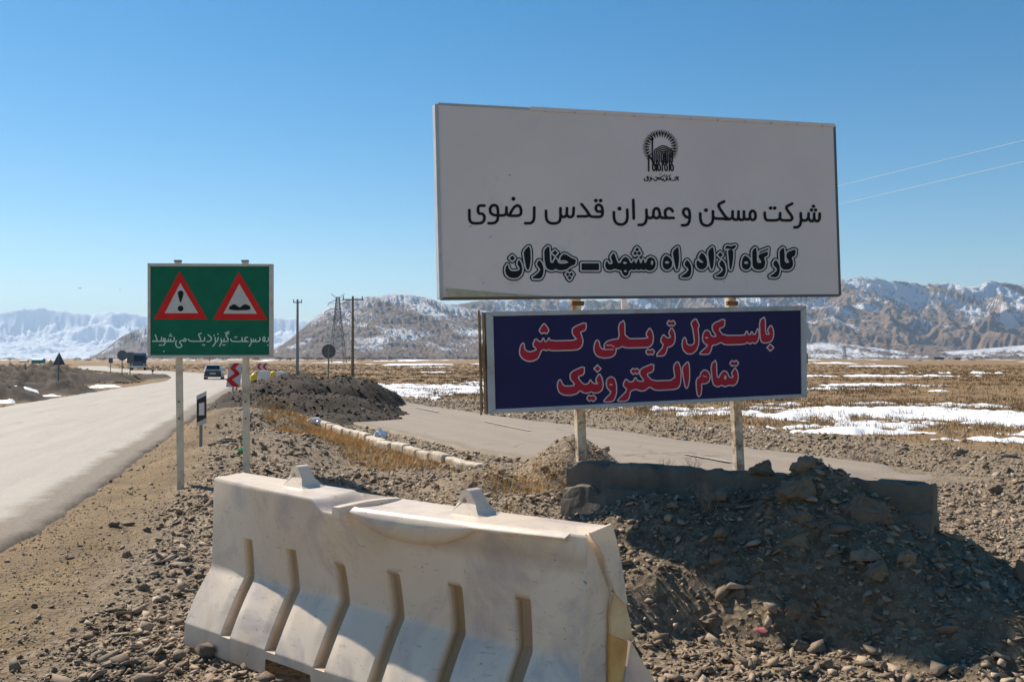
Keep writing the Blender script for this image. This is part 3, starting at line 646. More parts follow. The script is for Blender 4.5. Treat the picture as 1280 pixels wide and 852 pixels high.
boulder(1043, 691, 20, 16, 'small rounded stone above the flat slate in the mound face', k=4)
boulder(995, 716, 44, 15, 'flat grey slate lying on the lower face of the mound', flat=True, k=0)
boulder(1052, 714, 22, 13, 'small pale flat stone right of the grey slate on the mound', flat=True, k=1)
boulder(992, 764, 40, 30, 'brown round stone at the foot of the shaded mound', k=6)
boulder(1030, 752, 26, 18, 'light brown stone at the mound foot touching a smaller one beneath', k=2)
boulder(1036, 768, 22, 16, 'small light stone just below the light brown stone at the mound foot', k=5)
boulder(890, 778, 40, 28, 'sunlit tan rock at the left foot of the mound near the white barrier', k=1)
boulder(925, 744, 26, 20, 'dark stone set in the lower left face of the mound', k=0)
boulder(842, 616, 26, 12, 'flat pale chip of stone lying near the slab top on the mound', flat=True, k=2)
boulder(903, 668, 28, 22, 'dim brown stone on the upper left part of the mound', k=7)
boulder(964, 641, 18, 16, 'small stone left of the big boulder near the slab', k=4)
boulder(1036, 830, 26, 18, 'pale pebble at the bottom edge of the photo in front of the mound', k=3)
boulder(1002, 808, 28, 18, 'cream coloured stone in the sunlit gravel below the pink mark', k=2)
boulder(1105, 833, 24, 18, 'smooth pale stone upright in the bottom gravel right of centre', k=5)
boulder(1196, 838, 26, 16, 'reddish stone in the bottom right gravel', k=6)
boulder(885, 838, 24, 14, 'tan stone in the sunlit gravel right of the barrier end', k=0)
boulder(945, 806, 30, 16, 'angular tan stone just in front of the pink painted spot', k=7)
boulder(1244, 612, 28, 18, 'dark jagged stone on the sunlit flat at the right edge', k=1)
boulder(1201, 566, 22, 14, 'tan rock beside the end of the side road', k=3)
boulder(1264, 569, 32, 12, 'flat broken slab of rock at the far right beyond the mound', flat=True, k=4)
boulder(1233, 583, 14, 10, 'small brown stone behind the dark jagged stone at right', k=5)
boulder(1279, 716, 24, 40, 'dark rock cut by the right edge of the photo', k=2)
boulder(1163, 620, 0.1+16, 10, 'small pale stone beside the right end of the concrete slab', k=0)
boulder(158, 694, 15, 11, 'single dark rounded stone on the tan shoulder', k=4)
boulder(142, 656, 22, 10, 'grey flat stone at the edge of the gravel near the road', flat=True, k=5)
boulder(160, 655, 22, 9, 'pale flat stone beside its grey neighbour near the road', flat=True, k=6)
boulder(178, 735, 20, 12, 'dark angular stone left of the barrier in the gravel', k=6)
boulder(225, 706, 40, 9, 'long flat slate just left of the white barrier', flat=True, k=3)
boulder(92, 788, 16, 12, 'dark stone on the bottom left shoulder', k=5)
boulder(104, 776, 14, 8, 'grey pebble beside the dark stone at bottom left', k=7)
boulder(140, 762, 34, 7, 'pale flat slate in the lower left gravel', flat=True, k=7)
boulder(182, 662, 16, 10, 'brown rounded stone beyond the flat slates', k=1)
boulder(222, 795, 24, 10, 'flat pale stone left of the barrier base', flat=True, k=2)
boulder(113, 840, 34, 9, 'flat slate at the bottom left corner gravel', flat=True, k=1)
boulder(42, 757, 10, 7, 'tiny dark stone on the bare tan shoulder', k=2)
o = boulder(953, 789, 32, 24, 'stone sprayed with faded pink paint at the foot of the shaded mound', k=4, flat=True,
            mat=simple('pink_spray_paint', (.42, .05, .09), .8, .3, 40, (.16, .12, .1), .75, dirt_scale=22))
# countable loose stones of about 10 px: individuals of one group
def loose_stones():
    X, Y = candidates(5200, 3.3, 16, power=1.0); ok, d1, s1 = off_roads(X, Y, .35, .2); g, s, d = density_gravel(X, Y)
    ok &= (g > .55) & clear_barrier(X, Y, .05); X, Y = X[ok][:235], Y[ok][:235]; Z = ground_z(X, Y)
    meshes = []
    for k in range(8):
        V, F = (FLAT[k] if k % 2 else BIG[k]); 
        o = np_mesh('loose_stone', V, F, M['rock']); meshes.append(o.data); bpy.data.objects.remove(o)
    for i in range(len(X)):
        o = bpy.data.objects.new('loose_stone', meshes[i % 8]); COL.objects.link(o); r = math.hypot(X[i], Y[i])
        s_ = (rng.uniform(9, 17)/FPX)*max(r, 3.5); o.scale = (s_, s_*rng.uniform(.6, 1), s_*rng.uniform(.6, 1)); o.rotation_euler = (rng.normal(0, .25), rng.normal(0, .25), rng.uniform(0, 6.28))
        o.location = (X[i], Y[i], Z[i]+s_*.1)
        tag(o, 'loose grey brown stone of hand size lying among the gravel', 'stone', 'loose stones scattered over the gravel')
loose_stones()

# ---------------------------------------------------------------- dry grass and steppe scrub
def blade_mat(name, a, b):
    m, nt, p = new_mat(name); p.inputs['Roughness'].default_value = .8; geo = nt.nodes.new('ShaderNodeNewGeometry')
    nt.links.new(ramp(nt, geo.outputs['Random Per Island'], [(0, a), (1, b)]), p.inputs['Base Color']); return m
M['straw'] = blade_mat('dry_straw', (.46, .25, .07), (.68, .44, .17)); M['scrub'] = blade_mat('dry_scrub', (.13, .078, .034), (.40, .25, .105))
M['twig'] = blade_mat('dry_twig', (.16, .12, .09), (.30, .24, .18))
def blades(name, CX, CY, Hh, spread, per, mat, width=.006, lean=.5):
    n = len(CX)*per; cx = np.repeat(CX, per); cy = np.repeat(CY, per); h = np.repeat(Hh, per)*rng.uniform(.5, 1.1, n); sp_ = np.repeat(spread, per)
    a = rng.uniform(0, 2*np.pi, n); rr_ = np.sqrt(rng.random(n))*sp_*.6; x = cx+np.cos(a)*rr_; y = cy+np.sin(a)*rr_
    z = ground_z(x, y, False)-.01; l = lean*rng.uniform(.2, 1, n)*h; b = a+rng.normal(0, .6, n); tx = x+np.cos(b)*l; ty = y+np.sin(b)*l
    wd = np.repeat(width*np.maximum(1, np.hypot(CX, CY)/14), per) if np.isscalar(width) else np.repeat(width, per); pa = rng.uniform(0, np.pi, n)
    wx, wy = np.cos(pa)*wd, np.sin(pa)*wd; mx, my = (x+tx)/2-np.cos(b)*l*.12, (y+ty)/2-np.sin(b)*l*.12
    V = np.stack([np.stack([x-wx, y-wy, z], 1), np.stack([x+wx, y+wy, z], 1), np.stack([mx+wx*.7, my+wy*.7, z+h*.6], 1), np.stack([mx-wx*.7, my-wy*.7, z+h*.6], 1), np.stack([tx, ty, z+h], 1)], 1)
    b0 = (np.arange(n)*5)[:, None]; F = np.concatenate([b0+[[0, 1, 2]], b0+[[0, 2, 3]], b0+[[3, 2, 4]]], 0)
    o = np_mesh(name, V.reshape(-1, 3), F, mat); tag(o, kind='stuff'); return o
# straw in the hollow along the kerb, round the gravel heap by the left post
K0 = Vector((KERB_A.x, KERB_A.y)); K1 = Vector((KERB_B.x, KERB_B.y)); kd = (K1-K0).normalized(); kn = Vector((kd.y, -kd.x))
tx_ = []; ty_ = []
for (u0, u1, o0, o1, n) in ((.3, .95, .3, 1.6, 260), (.45, .7, .5, 1.6, 160), (0, 1, .1, .7, 90)):
    for _ in range(n):
        q = K0+(K1-K0)*random.uniform(u0, u1)+(-kn if kn.y > 0 else kn)*random.uniform(o0, o1); tx_.append(q.x); ty_.append(q.y)
blades('dry_grass', np.array(tx_), np.array(ty_), np.full(len(tx_), .16), np.full(len(tx_), .28), 22, M['straw'], .003, 1.0)
hx = rng.normal(.35, .45, 60); hy = rng.normal(10.6, .35, 60)
blades('dry_grass', hx, hy, np.full(60, .2), np.full(60, .12), 16, M['straw'], .0022, .8)
X, Y = candidates(40000, 17, 320, -36, 38, power=.8); ok, d1, s1 = off_roads(X, Y, .8, .8); g, s, d = density_gravel(X, Y); ok &= (s > .45) & (rng.random(len(X)) < .25+.75*sstep(.4, .6, fbm(X*.12, Y*.12, 3, 400))) & (snow_mask(X, Y) < .25)
X, Y = X[ok], Y[ok]; r_ = np.hypot(X, Y)
blades('steppe_scrub', X, Y, (.10+.13*rng.random(len(X))**2), .22+.3*rng.random(len(X)), 12, M['scrub'], .0030, .8)
print('scrub', len(X))
M['shrub'] = blade_mat('dark_low_shrub', (.09, .056, .026), (.30, .185, .08))
X, Y = candidates(9000, 17, 260, power=.8); ok, d1, s1 = off_roads(X, Y, 1.0, .8); g, s, d = density_gravel(X, Y); ok &= (s > .5) & (rng.random(len(X)) < sstep(.45, .62, fbm(X*.09, Y*.09, 4, 410)))
X, Y = X[ok], Y[ok]; blades('dark_shrubs', X, Y, .12+.12*rng.random(len(X)), .3+.3*rng.random(len(X)), 18, M['shrub'], .0035, 1.0)
def twig_bush(px, py, label, hgt, n=26, seed=1):
    q = ground_hit(px, py); rs = random.Random(seed); b = MB((q.x, q.y, q.z))
    for _ in range(n):
        a = rs.uniform(0, 6.28); l = hgt*rs.uniform(.5, 1); p0 = Vector((q.x+rs.gauss(0, .02), q.y+rs.gauss(0, .02), q.z-.02)); d = Vector((math.cos(a)*rs.uniform(.2, .8), math.sin(a)*rs.uniform(.2, .8), 1)).normalized()
        p1 = p0+d*l*.55; p2 = p1+(d+Vector((rs.gauss(0, .3), rs.gauss(0, .3), 0))).normalized()*l*.45
        b.tube([p0, p1, p2], [.0028, .002, .001], 4, False)
        for _k in range(3):
            e = p1+(p2-p1)*rs.random(); b.tube([e, e+Vector((rs.gauss(0, .5), rs.gauss(0, .5), .8)).normalized()*l*.3], [.0014, .0008], 3, False)
    o = b.build('dry_bush', M['twig']); o.location = q; tag(o, label, 'bush')
twig_bush(865, 592, 'bare twiggy weed growing against the concrete slab left of the right post', .32, 26, 2)
twig_bush(832, 590, 'wispy dead weed above the middle of the concrete slab', .26, 20, 3)
twig_bush(1072, 578, 'sparse dead bush at the edge of the side road behind the mound', .42, 22, 4)
twig_bush(1098, 582, 'small leafless twig clump near the end of the side road', .3, 16, 5)
twig_bush(886, 640, 'dry weed hanging on the shaded mound below the slab', .28, 30, 6)

# ---------------------------------------------------------------- flat lettering from traced outlines (signed distance -> contour mesh)
def chaikin(P, closed, it=1):
    for _ in range(it):
        Q = []; n = len(P)
        if not closed: Q.append(P[0])
        for i in range(n if closed else n-1):
            a = P[i]; b = P[(i+1) % n]
            Q += [(a[0]*.8+b[0]*.2, a[1]*.8+b[1]*.2), (a[0]*.2+b[0]*.8, a[1]*.2+b[1]*.8)]
        if not closed: Q.append(P[-1])
        P = Q
    return P
def frame_fn(ox, oy, s): return lambda pts: [(ox+x/s, oy+y/s) for x, y in pts]
def seg_d(X, Y, a, b, ra=0, rb=0):
    L2 = (b[0]-a[0])**2+(b[1]-a[1])**2+1e-9; t = np.clip(((X-a[0])*(b[0]-a[0])+(Y-a[1])*(b[1]-a[1]))/L2, 0, 1)
    return np.hypot(X-a[0]-t*(b[0]-a[0]), Y-a[1]-t*(b[1]-a[1]))-(ra+(rb-ra)*t)
class Print:
    """flat print: shapes in photo pixels, contour levels turned into meshes on a sign plane"""
    def __init__(s, x0, y0, x1, y1, step=.3):
        s.x = np.arange(x0, x1, step); s.y = np.arange(y0, y1, step); s.X, s.Y = np.meshgrid(s.x, s.y); s.D = np.full(s.X.shape, 9.0); s.cut = np.full(s.X.shape, 9.0)
    def _win(s, pts, pad=6):
        xs = [q[0] for q in pts]; ys = [q[1] for q in pts]
        i0, i1 = np.searchsorted(s.x, [min(xs)-pad, max(xs)+pad]); j0, j1 = np.searchsorted(s.y, [min(ys)-pad, max(ys)+pad]); return slice(j0, j1), slice(i0, i1)
    def stroke(s, pts, r, r2=None, it=2, tgt='D', closed=False):
        pts = chaikin(pts+[pts[0]] if closed and False else pts, closed, it)
        if closed: pts = pts+[pts[0]]
        w_ = s._win(pts, 8); X, Y = s.X[w_], s.Y[w_]; D = getattr(s, tgt)[w_]; r2 = r if r2 is None else r2; n = len(pts)-1
        for i in range(n): D = np.minimum(D, seg_d(X, Y, pts[i], pts[i+1], r+(r2-r)*i/n, r+(r2-r)*(i+1)/n))
        getattr(s, tgt)[w_] = D; return s
    def dot(s, c, r, tgt='D'):
        w_ = s._win([c], r+6); getattr(s, tgt)[w_] = np.minimum(getattr(s, tgt)[w_], np.hypot(s.X[w_]-c[0], s.Y[w_]-c[1])-r)
    def ell(s, c, rx, ry, tgt='cut'):
        w_ = s._win([c], max(rx, ry)+6); k = np.hypot((s.X[w_]-c[0])/rx, (s.Y[w_]-c[1])/ry); getattr(s, tgt)[w_] = np.minimum(getattr(s, tgt)[w_], (k-1)*min(rx, ry))
    def poly(s, pts, it=1):
        pts = chaikin(pts, True, it); w_ = s._win(pts, 8); X, Y = s.X[w_], s.Y[w_]; d = np.full(X.shape, 1e9); ins = np.zeros(X.shape, bool); n = len(pts)
        for i in range(n):
            a = pts[i]; b = pts[(i+1) % n]; d = np.minimum(d, seg_d(X, Y, a, b))
            if a[1] != b[1]: ins ^= ((a[1] > Y) != (b[1] > Y)) & (X < (b[0]-a[0])*(Y-a[1])/(b[1]-a[1])+a[0])
        s.D[w_] = np.minimum(s.D[w_], np.where(ins, -d, d)); return s
    def mesh(s, name, level, mat, parent, p0, n, lift, org, cut_level=None):
        F_ = level-s.D
        if cut_level is not None: F_ = np.minimum(F_, s.cut-cut_level)
        ins = F_ > 0; full = ins[:-1, :-1] & ins[:-1, 1:] & ins[1:, 1:] & ins[1:, :-1]; any_ = (ins[:-1, :-1] | ins[:-1, 1:] | ins[1:, 1:] | ins[1:, :-1]) & ~full
        V = []; FC = []; cache = {}
        def vid(x, y):
            k = (round(x*4096), round(y*4096)); i = cache.get(k)
            if i is None: i = cache[k] = len(V); V.append((x, y))
            return i
        for j in range(full.shape[0]):
            row = full[j]; e = np.diff(np.concatenate([[0], row.astype(int), [0]])); st = np.nonzero(e == 1)[0]; en = np.nonzero(e == -1)[0]
            for a, b in zip(st, en):
                x0, x1, y0, y1 = s.x[a], s.x[b], s.y[j], s.y[j+1]; FC.append((vid(x0, y0), vid(x1, y0), vid(x1, y1), vid(x0, y1)))
        for j, i in zip(*np.nonzero(any_)):
            cs = ((j, i), (j, i+1), (j+1, i+1), (j+1, i)); out = []
            for k in range(4):
                a = cs[k]; b = cs[(k+1) % 4]; fa = F_[a]; fb = F_[b]
                if fa > 0: out.append(vid(s.x[a[1]], s.y[a[0]]))
                if (fa > 0) != (fb > 0):
                    t = fa/(fa-fb); out.append(vid(s.x[a[1]]+(s.x[b[1]]-s.x[a[1]])*t, s.y[a[0]]+(s.y[b[0]]-s.y[a[0]])*t))
            o2 = []
            for q in out:
                if not o2 or q != o2[-1]: o2.append(q)
            if len(o2) > 2 and o2[0] == o2[-1]: o2.pop()
            if len(o2) >= 3: FC.append(tuple(o2))
        vv = [on_plane(x, y, p0, n)+n*lift-org for x, y in V]
        FC = [tuple(reversed(f)) for f in FC]
        return mesh_obj(name, vv, FC, mat, parent)

# ---------------------------------------------------------------- the billboard: two boards on two posts
A0 = W(553, 373, 7.5); A1 = W(547, 130, 7.5); A2 = W(1043, 157, 8.6)
BNrm = (A2-A1).cross(A0-A1).normalized()
if BNrm.y > 0: BNrm = -BNrm
A3 = on_plane(1050, 369, A0, BNrm)
zb = float(ground_z(1.3, 8.2)); ORG = Vector((1.3, 8.2, zb))
bb = thing('roadside_billboard', ORG, 'tall two board billboard, grey white board above a navy board, on rusty posts', 'billboard')
def quad_box(corners, n, back, org):
    return MB(org).prism(corners, -n, back)
up_ = (A1-A0).normalized(); rt_ = (A3-A0).normalized()
board = quad_box([A0, A1, A2, A3], BNrm, .07, ORG).build('white_board', M['board'], bb, .004)
tag(board, 'upper grey white board with a round emblem and two black lines')
def rail(a, b, wd, dp, name, mat, par, off=0.0):
    m_ = MB(ORG); d = (b-a).normalized(); s_ = d.cross(BNrm).normalized(); f = BNrm*off
    m_.prism([a-s_*wd/2+f, b-s_*wd/2+f, b+s_*wd/2+f, a+s_*wd/2+f], -BNrm, dp); return m_.build(name, mat, par, .002)
TOPM = on_plane(662, 136, A0, BNrm)
rail(A1, TOPM, .02, .09, 'edge_trim', M['frame'], board, .006); rail(TOPM, A2, .035, .09, 'edge_trim', M['board'], board, .008)
rail(A0-rt_*.01, A1-rt_*.01, .03, .1, 'edge_trim', M['frame'], board, .007); rail(A0, A3, .02, .09, 'edge_trim', M['dark'], board, .004); rail(A3, A2, .025, .09, 'edge_trim', M['dark'], board, .004)
# curled lower left corner of the board skin
mb = MB(ORG); pts = []
for k in range(9):
    t = k/8; q = A0+rt_*(.03+t*.95)+up_*(.075*(1-t)**1.3+.012)+BNrm*.010; q2 = A0+rt_*(.05+t*.97)+up_*.012+BNrm*(.045*(1-t)+.01); pts.append((q, q2))
vs_ = [v for pq in pts for v in pq]; mb.add(vs_, [(2*k, 2*k+1, 2*k+3, 2*k+2) for k in range(8)]); mb.build('curled_edge', M['curl'], board)
# small bolts along the top trim
for k in range(11):
    q = TOPM+(A2-TOPM)*((k+.5)/11)-up_*.012; MB(ORG).tube([q+BNrm*.008, q+BNrm*.022], .009, 8).build('bolt', M['whiteprint'], board)
# posts
def post(px0, py0, px1, py1, Y0, Y1, w_, mat, name='post'):
    a = W(px0, py0, Y0); b = W(px1, py1, Y1); b2 = a+(b-a)*1.9
    b2.z = max(b2.z, float(ground_z(b.x, b.y))-.3); m_ = MB(ORG); d = (b2-a).normalized(); x = rt_.copy(); x.z = 0; x.normalize(); y = d.cross(x).normalized(); x = y.cross(d)
    m_.box((a+b2)/2, (w_, w_, (b2-a).length), M=Matrix((x, y, d)).transposed()); return m_.build(name, mat, bb, .006)
post(716, 300, 725, 575, 8.05, 8.05, .08, M['rust_post']); post(909, 300, 920.5, 588, 8.48, 8.48, .08, M['rust_post'])
post(778, 330, 780.5, 420, 8.25, 8.25, .04, M['frame'], 'brace')
# angle iron clamps between the boards
for (px_, Y_) in ((722, 7.93), (915, 8.37)):
    q = W(px_, 379, Y_); MB(ORG).box(q, (.11, .032, .04), rz=math.atan2(rt_.y, rt_.x)).build('clamp', M['rust'], bb, .004)
# lower navy board
def fsrc(p): return p
B0 = W(610, 517, 7.55); B1 = W(607, 390, 7.55); B2 = on_plane(1007, 382, B0, ((W(1007, 382, 8.34)-B1).cross(B0-B1)).normalized())
NB = ((W(1007, 382, 8.34)-B1).cross(B0-B1)).normalized(); NB = -NB if NB.y > 0 else NB
B2 = on_plane(1007, 382, B0, NB); B3 = on_plane(1008, 496, B0, NB)
back = quad_box([B0, B1, B2, B3], NB, .09, ORG).build('navy_board', M['frame'], bb, .004); tag(back, 'lower navy board with two lines of red lettering in a grey frame')
fc = [on_plane(x, y, B0, NB) for x, y in ((619, 511), (616, 395), (1000, 388), (1001, 492))]
MB(ORG).prism([q+NB*.003 for q in fc], -NB, .002).build('navy_face', M['blue'], back)
# raised frame rails round the face
def rail2(p, q, r_, s_, nm='frame_rail'):
    P = [on_plane(x, y, B0, NB)+NB*.014 for x, y in (p, q, r_, s_)]; MB(ORG).prism(P, -NB, .0135).build(nm, M['frame'], back, .002)
rail2((610, 517), (607, 390), (616, 395.5), (619, 511)); rail2((607.3, 390), (1007, 382), (1000, 388), (616.3, 395)); rail2((1007, 382.4), (1008, 495.7), (1001, 492), (1000.2, 388.4)); rail2((610.4, 517), (619, 511.4), (1001, 492.3), (1007.6, 496))
# brown channel down the left side of the navy board
lu = (B1-B0).normalized(); rb = (B3-B0).normalized()
for off, dp, wd, mat, (t0, t1) in ((.012, .03, .022, M['woodside'], (0, 1)), (.036, .06, .014, M['rust'], (.02, .98)), (.05, .03, .016, M['woodside'], (-.01, 1.02)), (.03, .0, .03, M['woodside'], (.45, .68))):
    a = B0-rb*off-NB*dp+(B1-B0)*t0; b = B0-rb*off-NB*dp+(B1-B0)*t1; MB(ORG).bar(a, b, wd, .05).build('side_channel', mat, back, .002)
q = B3+(B2-B3)*.42+rb*.02-NB*.04; MB(ORG).box(q, (.03, .05, .09)).build('hinge', M['dark'], back, .003)

# ---- upper board, first line (even pen)
fA = frame_fn(580, 240, 10.667); fB = frame_fn(680, 240, 10.667); fC = frame_fn(790, 240, 10.667); fD = frame_fn(910, 245, 10.667)
P1 = Print(575, 236, 1034, 296, .3); PW = 1.72
for f, strokes in ((fA, [
        [(70, 243), (70, 330), (75, 385), (110, 417), (180, 419), (240, 412), (270, 375), (272, 325), (250, 292), (200, 288), (186, 270), (186, 205), (205, 182), (272, 183)],
        [(452, 312), (448, 370), (420, 408), (380, 418), (326, 418)], [(565, 207), (565, 275), (548, 308), (510, 314), (452, 314)],
        [(565, 260), (572, 300), (600, 318), (720, 318), (757, 300), (762, 245), (745, 192), (705, 178), (665, 205), (628, 262), (605, 312)],
        [(935, 207), (935, 320), (928, 385), (890, 418), (815, 418)]]),
    (fB, [[(25, 252), (26, 335), (42, 392), (90, 420), (160, 420), (208, 395), (220, 330), (218, 217)], [(220, 300), (238, 333), (275, 333), (302, 305), (305, 217)], [(305, 300), (322, 333), (362, 335), (390, 312), (395, 212)],
        [(500, 165), (545, 220), (585, 275), (612, 322), (650, 332), (745, 333), (776, 315), (782, 250), (768, 190), (728, 168), (695, 185), (688, 225), (705, 262), (776, 262)], [(450, 326), (560, 326), (600, 312)],
        [(930, 270), (932, 355), (955, 412), (1000, 434), (1050, 434), (1095, 405), (1112, 345), (1108, 236)], [(1189, 108), (1195, 355)]]),
    (fC, [[(190, 238), (194, 340), (182, 405), (145, 438), (88, 440)], [(196, 315), (215, 347), (255, 347), (283, 325)], [(372, 320), (390, 347), (553, 347)], [(540, 258), (520, 225), (478, 218), (445, 240), (437, 285), (450, 335), (480, 347)],
        [(768, 322), (766, 385), (742, 435), (700, 446), (665, 444)], [(908, 288), (910, 365), (930, 425), (975, 450), (1025, 448), (1068, 412), (1080, 355), (1077, 258)], [(1085, 335), (1105, 355), (1215, 357)],
        [(1226, 128), (1135, 172), (1245, 335), (1290, 362)]]),
    (fD, [[(-75, 302), (-30, 312), (20, 310), (58, 292), (60, 207)], [(62, 290), (80, 316), (120, 318), (138, 292), (138, 207)], [(140, 290), (160, 320), (200, 318), (212, 290), (210, 207)], [(212, 285), (230, 312), (272, 314), (292, 285)],
        [(487, 225), (490, 290), (510, 323), (550, 326), (650, 325), (690, 305), (694, 230)], [(694, 300), (715, 326), (800, 326)], [(853, 103), (760, 150), (845, 265), (858, 300), (835, 325), (790, 326)],
        [(968, 232), (972, 335), (958, 392), (925, 418), (885, 418)], [(975, 310), (998, 328), (1040, 327), (1070, 300), (1073, 234)], [(1075, 300), (1095, 335), (1128, 337), (1147, 305), (1147, 234)], [(1148, 300), (1165, 335), (1198, 337), (1220, 305), (1220, 236)]])):
    for s_ in strokes: P1.stroke(f(s_), PW, it=2)
for f, s_ in ((fA, [(352, 280), (344, 225), (365, 186), (402, 174), (440, 190), (452, 245), (452, 312), (395, 310)]), (fC, [(282, 320), (285, 255), (305, 222), (330, 216), (355, 235), (370, 290), (370, 325), (330, 352), (295, 340)]),
        (fC, [(682, 290), (682, 250), (700, 226), (732, 222), (758, 240), (768, 290), (768, 335), (720, 338)]), (fD, [(290, 290), (290, 235), (310, 200), (338, 198), (362, 225), (368, 275), (352, 315), (315, 322)])):
    P1.stroke(f(s_), PW, it=2, closed=True)
for f, c, r in ((fA, (658, 92), 27), (fB, (690, 115), 24), (fB, (753, 115), 24), (fB, (1005, 222), 27), (fC, (985, 243), 26), (fD, (565, 162), 24), (fD, (620, 162), 24), (fD, (1138, 138), 23), (fD, (1112, 187), 23), (fD, (1165, 187), 23)):
    P1.dot(f([c])[0], r/10.667)
o = P1.mesh('lettering', 0, M['ink'], board, A0, BNrm, .004, ORG)

# ---- upper board, second line (bold with double outline)
fE = frame_fn(620, 300, 10.667); fF = frame_fn(720, 300, 10.667); fG = frame_fn(810, 300, 10.667); fH = frame_fn(900, 300, 10.667)
def dia(c, r): return [(c[0], c[1]-r), (c[0]+r, c[1]), (c[0], c[1]+r), (c[0]-r, c[1])]
P2 = Print(622, 296, 1002, 358, .3)
for f, polys in ((fE, [
        [(150, 325), (130, 360), (122, 410), (135, 460), (170, 495), (230, 510), (290, 500), (330, 460), (347, 410), (345, 350), (325, 295), (303, 262), (280, 315), (316, 375), (310, 403), (260, 418), (200, 415), (168, 385), (160, 345)],
        dia((215, 243), 34), [(437, 80), (365, 155), (380, 260), (400, 370), (425, 405), (445, 370), (460, 260), (455, 130)],
        [(572, 265), (538, 325), (595, 393), (560, 440), (468, 512), (592, 516), (625, 460), (632, 380), (610, 310)],
        [(705, 75), (640, 135), (645, 260), (658, 340), (680, 385), (735, 405), (770, 399), (795, 382), (825, 400), (880, 405), (940, 390), (1000, 345), (1052, 325), (1065, 265), (1000, 240), (930, 192), (895, 190), (857, 232), (855, 275), (905, 265), (975, 295), (930, 314), (860, 318), (825, 308), (810, 265), (790, 245), (772, 280), (760, 305), (735, 308), (716, 285), (714, 180)],
        dia((783, 172), 34), dia((953, 458), 25), dia((1003, 458), 25), dia((978, 503), 25)]),
    (fF, [[(72, 312), (303, 312), (303, 402), (72, 402)],
        [(397, 285), (385, 350), (412, 395), (460, 403), (520, 380), (560, 397), (603, 402), (615, 445), (640, 475), (670, 480), (695, 452), (702, 410), (735, 392), (770, 402), (800, 387), (830, 402), (868, 388), (900, 402), (930, 387), (960, 407), (1005, 405), (1048, 372), (1060, 310), (1040, 250), (992, 228), (955, 245), (935, 298), (912, 312), (900, 262), (886, 258), (873, 308), (850, 312), (838, 258), (822, 252), (806, 308), (785, 310), (772, 258), (756, 298), (722, 312), (700, 255), (662, 225), (620, 245), (592, 302), (565, 312), (545, 288), (503, 165), (458, 225), (492, 305), (470, 322), (435, 325), (415, 285)],
        dia((812, 128), 27), dia((785, 178), 27), dia((838, 178), 27)]),
    (fG, [[(235, 205), (205, 240), (190, 310), (200, 370), (240, 397), (285, 387), (315, 345), (318, 290), (290, 240)], [(395, 90), (325, 155), (345, 270), (365, 370), (382, 405), (400, 360), (412, 250), (405, 130)],
        [(515, 262), (478, 325), (545, 393), (505, 440), (422, 497), (542, 500), (572, 440), (574, 360), (550, 300)], [(710, 165), (668, 238), (745, 300), (700, 306), (652, 265), (640, 310), (650, 360), (690, 392), (740, 390), (780, 350), (785, 280), (755, 205)],
        [(855, 92), (795, 155), (812, 280), (830, 370), (848, 402), (868, 340), (878, 230), (870, 120)], [(978, 262), (940, 325), (1005, 393), (965, 440), (883, 490), (1000, 496), (1030, 430), (1032, 360), (1010, 300)], dia((960, 198), 33),
        [(1062, 130), (1075, 260), (1085, 370), (1100, 402), (1118, 340), (1132, 220), (1128, 125)], [(1025, 125), (1032, 88), (1058, 75), (1100, 88), (1140, 72), (1172, 72), (1158, 105), (1125, 124), (1085, 118), (1050, 112)]]),
    (fH, [[(330, 205), (300, 240), (285, 310), (295, 370), (335, 397), (380, 387), (405, 345), (405, 285), (380, 240)],
        [(475, 95), (425, 145), (428, 260), (432, 345), (455, 385), (510, 397), (560, 388), (592, 350), (600, 290), (578, 235), (632, 205), (635, 150), (518, 192), (508, 225), (550, 290), (545, 306), (500, 306), (485, 280), (487, 190)],
        [(522, 158), (638, 112), (640, 130), (524, 176)], [(735, 262), (700, 325), (765, 393), (725, 440), (648, 492), (760, 496), (790, 430), (792, 360), (770, 300)],
        [(845, 95), (790, 145), (795, 260), (800, 345), (825, 385), (880, 397), (930, 388), (965, 350), (970, 290), (948, 235), (1000, 202), (1005, 120), (888, 165), (878, 225), (920, 290), (915, 306), (875, 306), (855, 280), (857, 190)]])):
    for q in polys: P2.poly(f(q), 1 if len(q) > 4 else 0)
for f, c, rx, ry in ((fF, (648, 305), 26, 14), (fF, (655, 415), 20, 14), (fF, (1010, 302), 16, 30), (fG, (250, 298), 28, 17), (fH, (345, 302), 28, 17)): P2.ell(f([c])[0], rx/10.667, ry/10.667)
P2.mesh('lettering_outline', 3.45, M['ink'], board, A0, BNrm, .003, ORG)
P2.mesh('lettering_outline', 1.95, M['whiteprint'], board, A0, BNrm, .0045, ORG)
P2.mesh('lettering', .1, M['ink'], board, A0, BNrm, .006, ORG, 0)

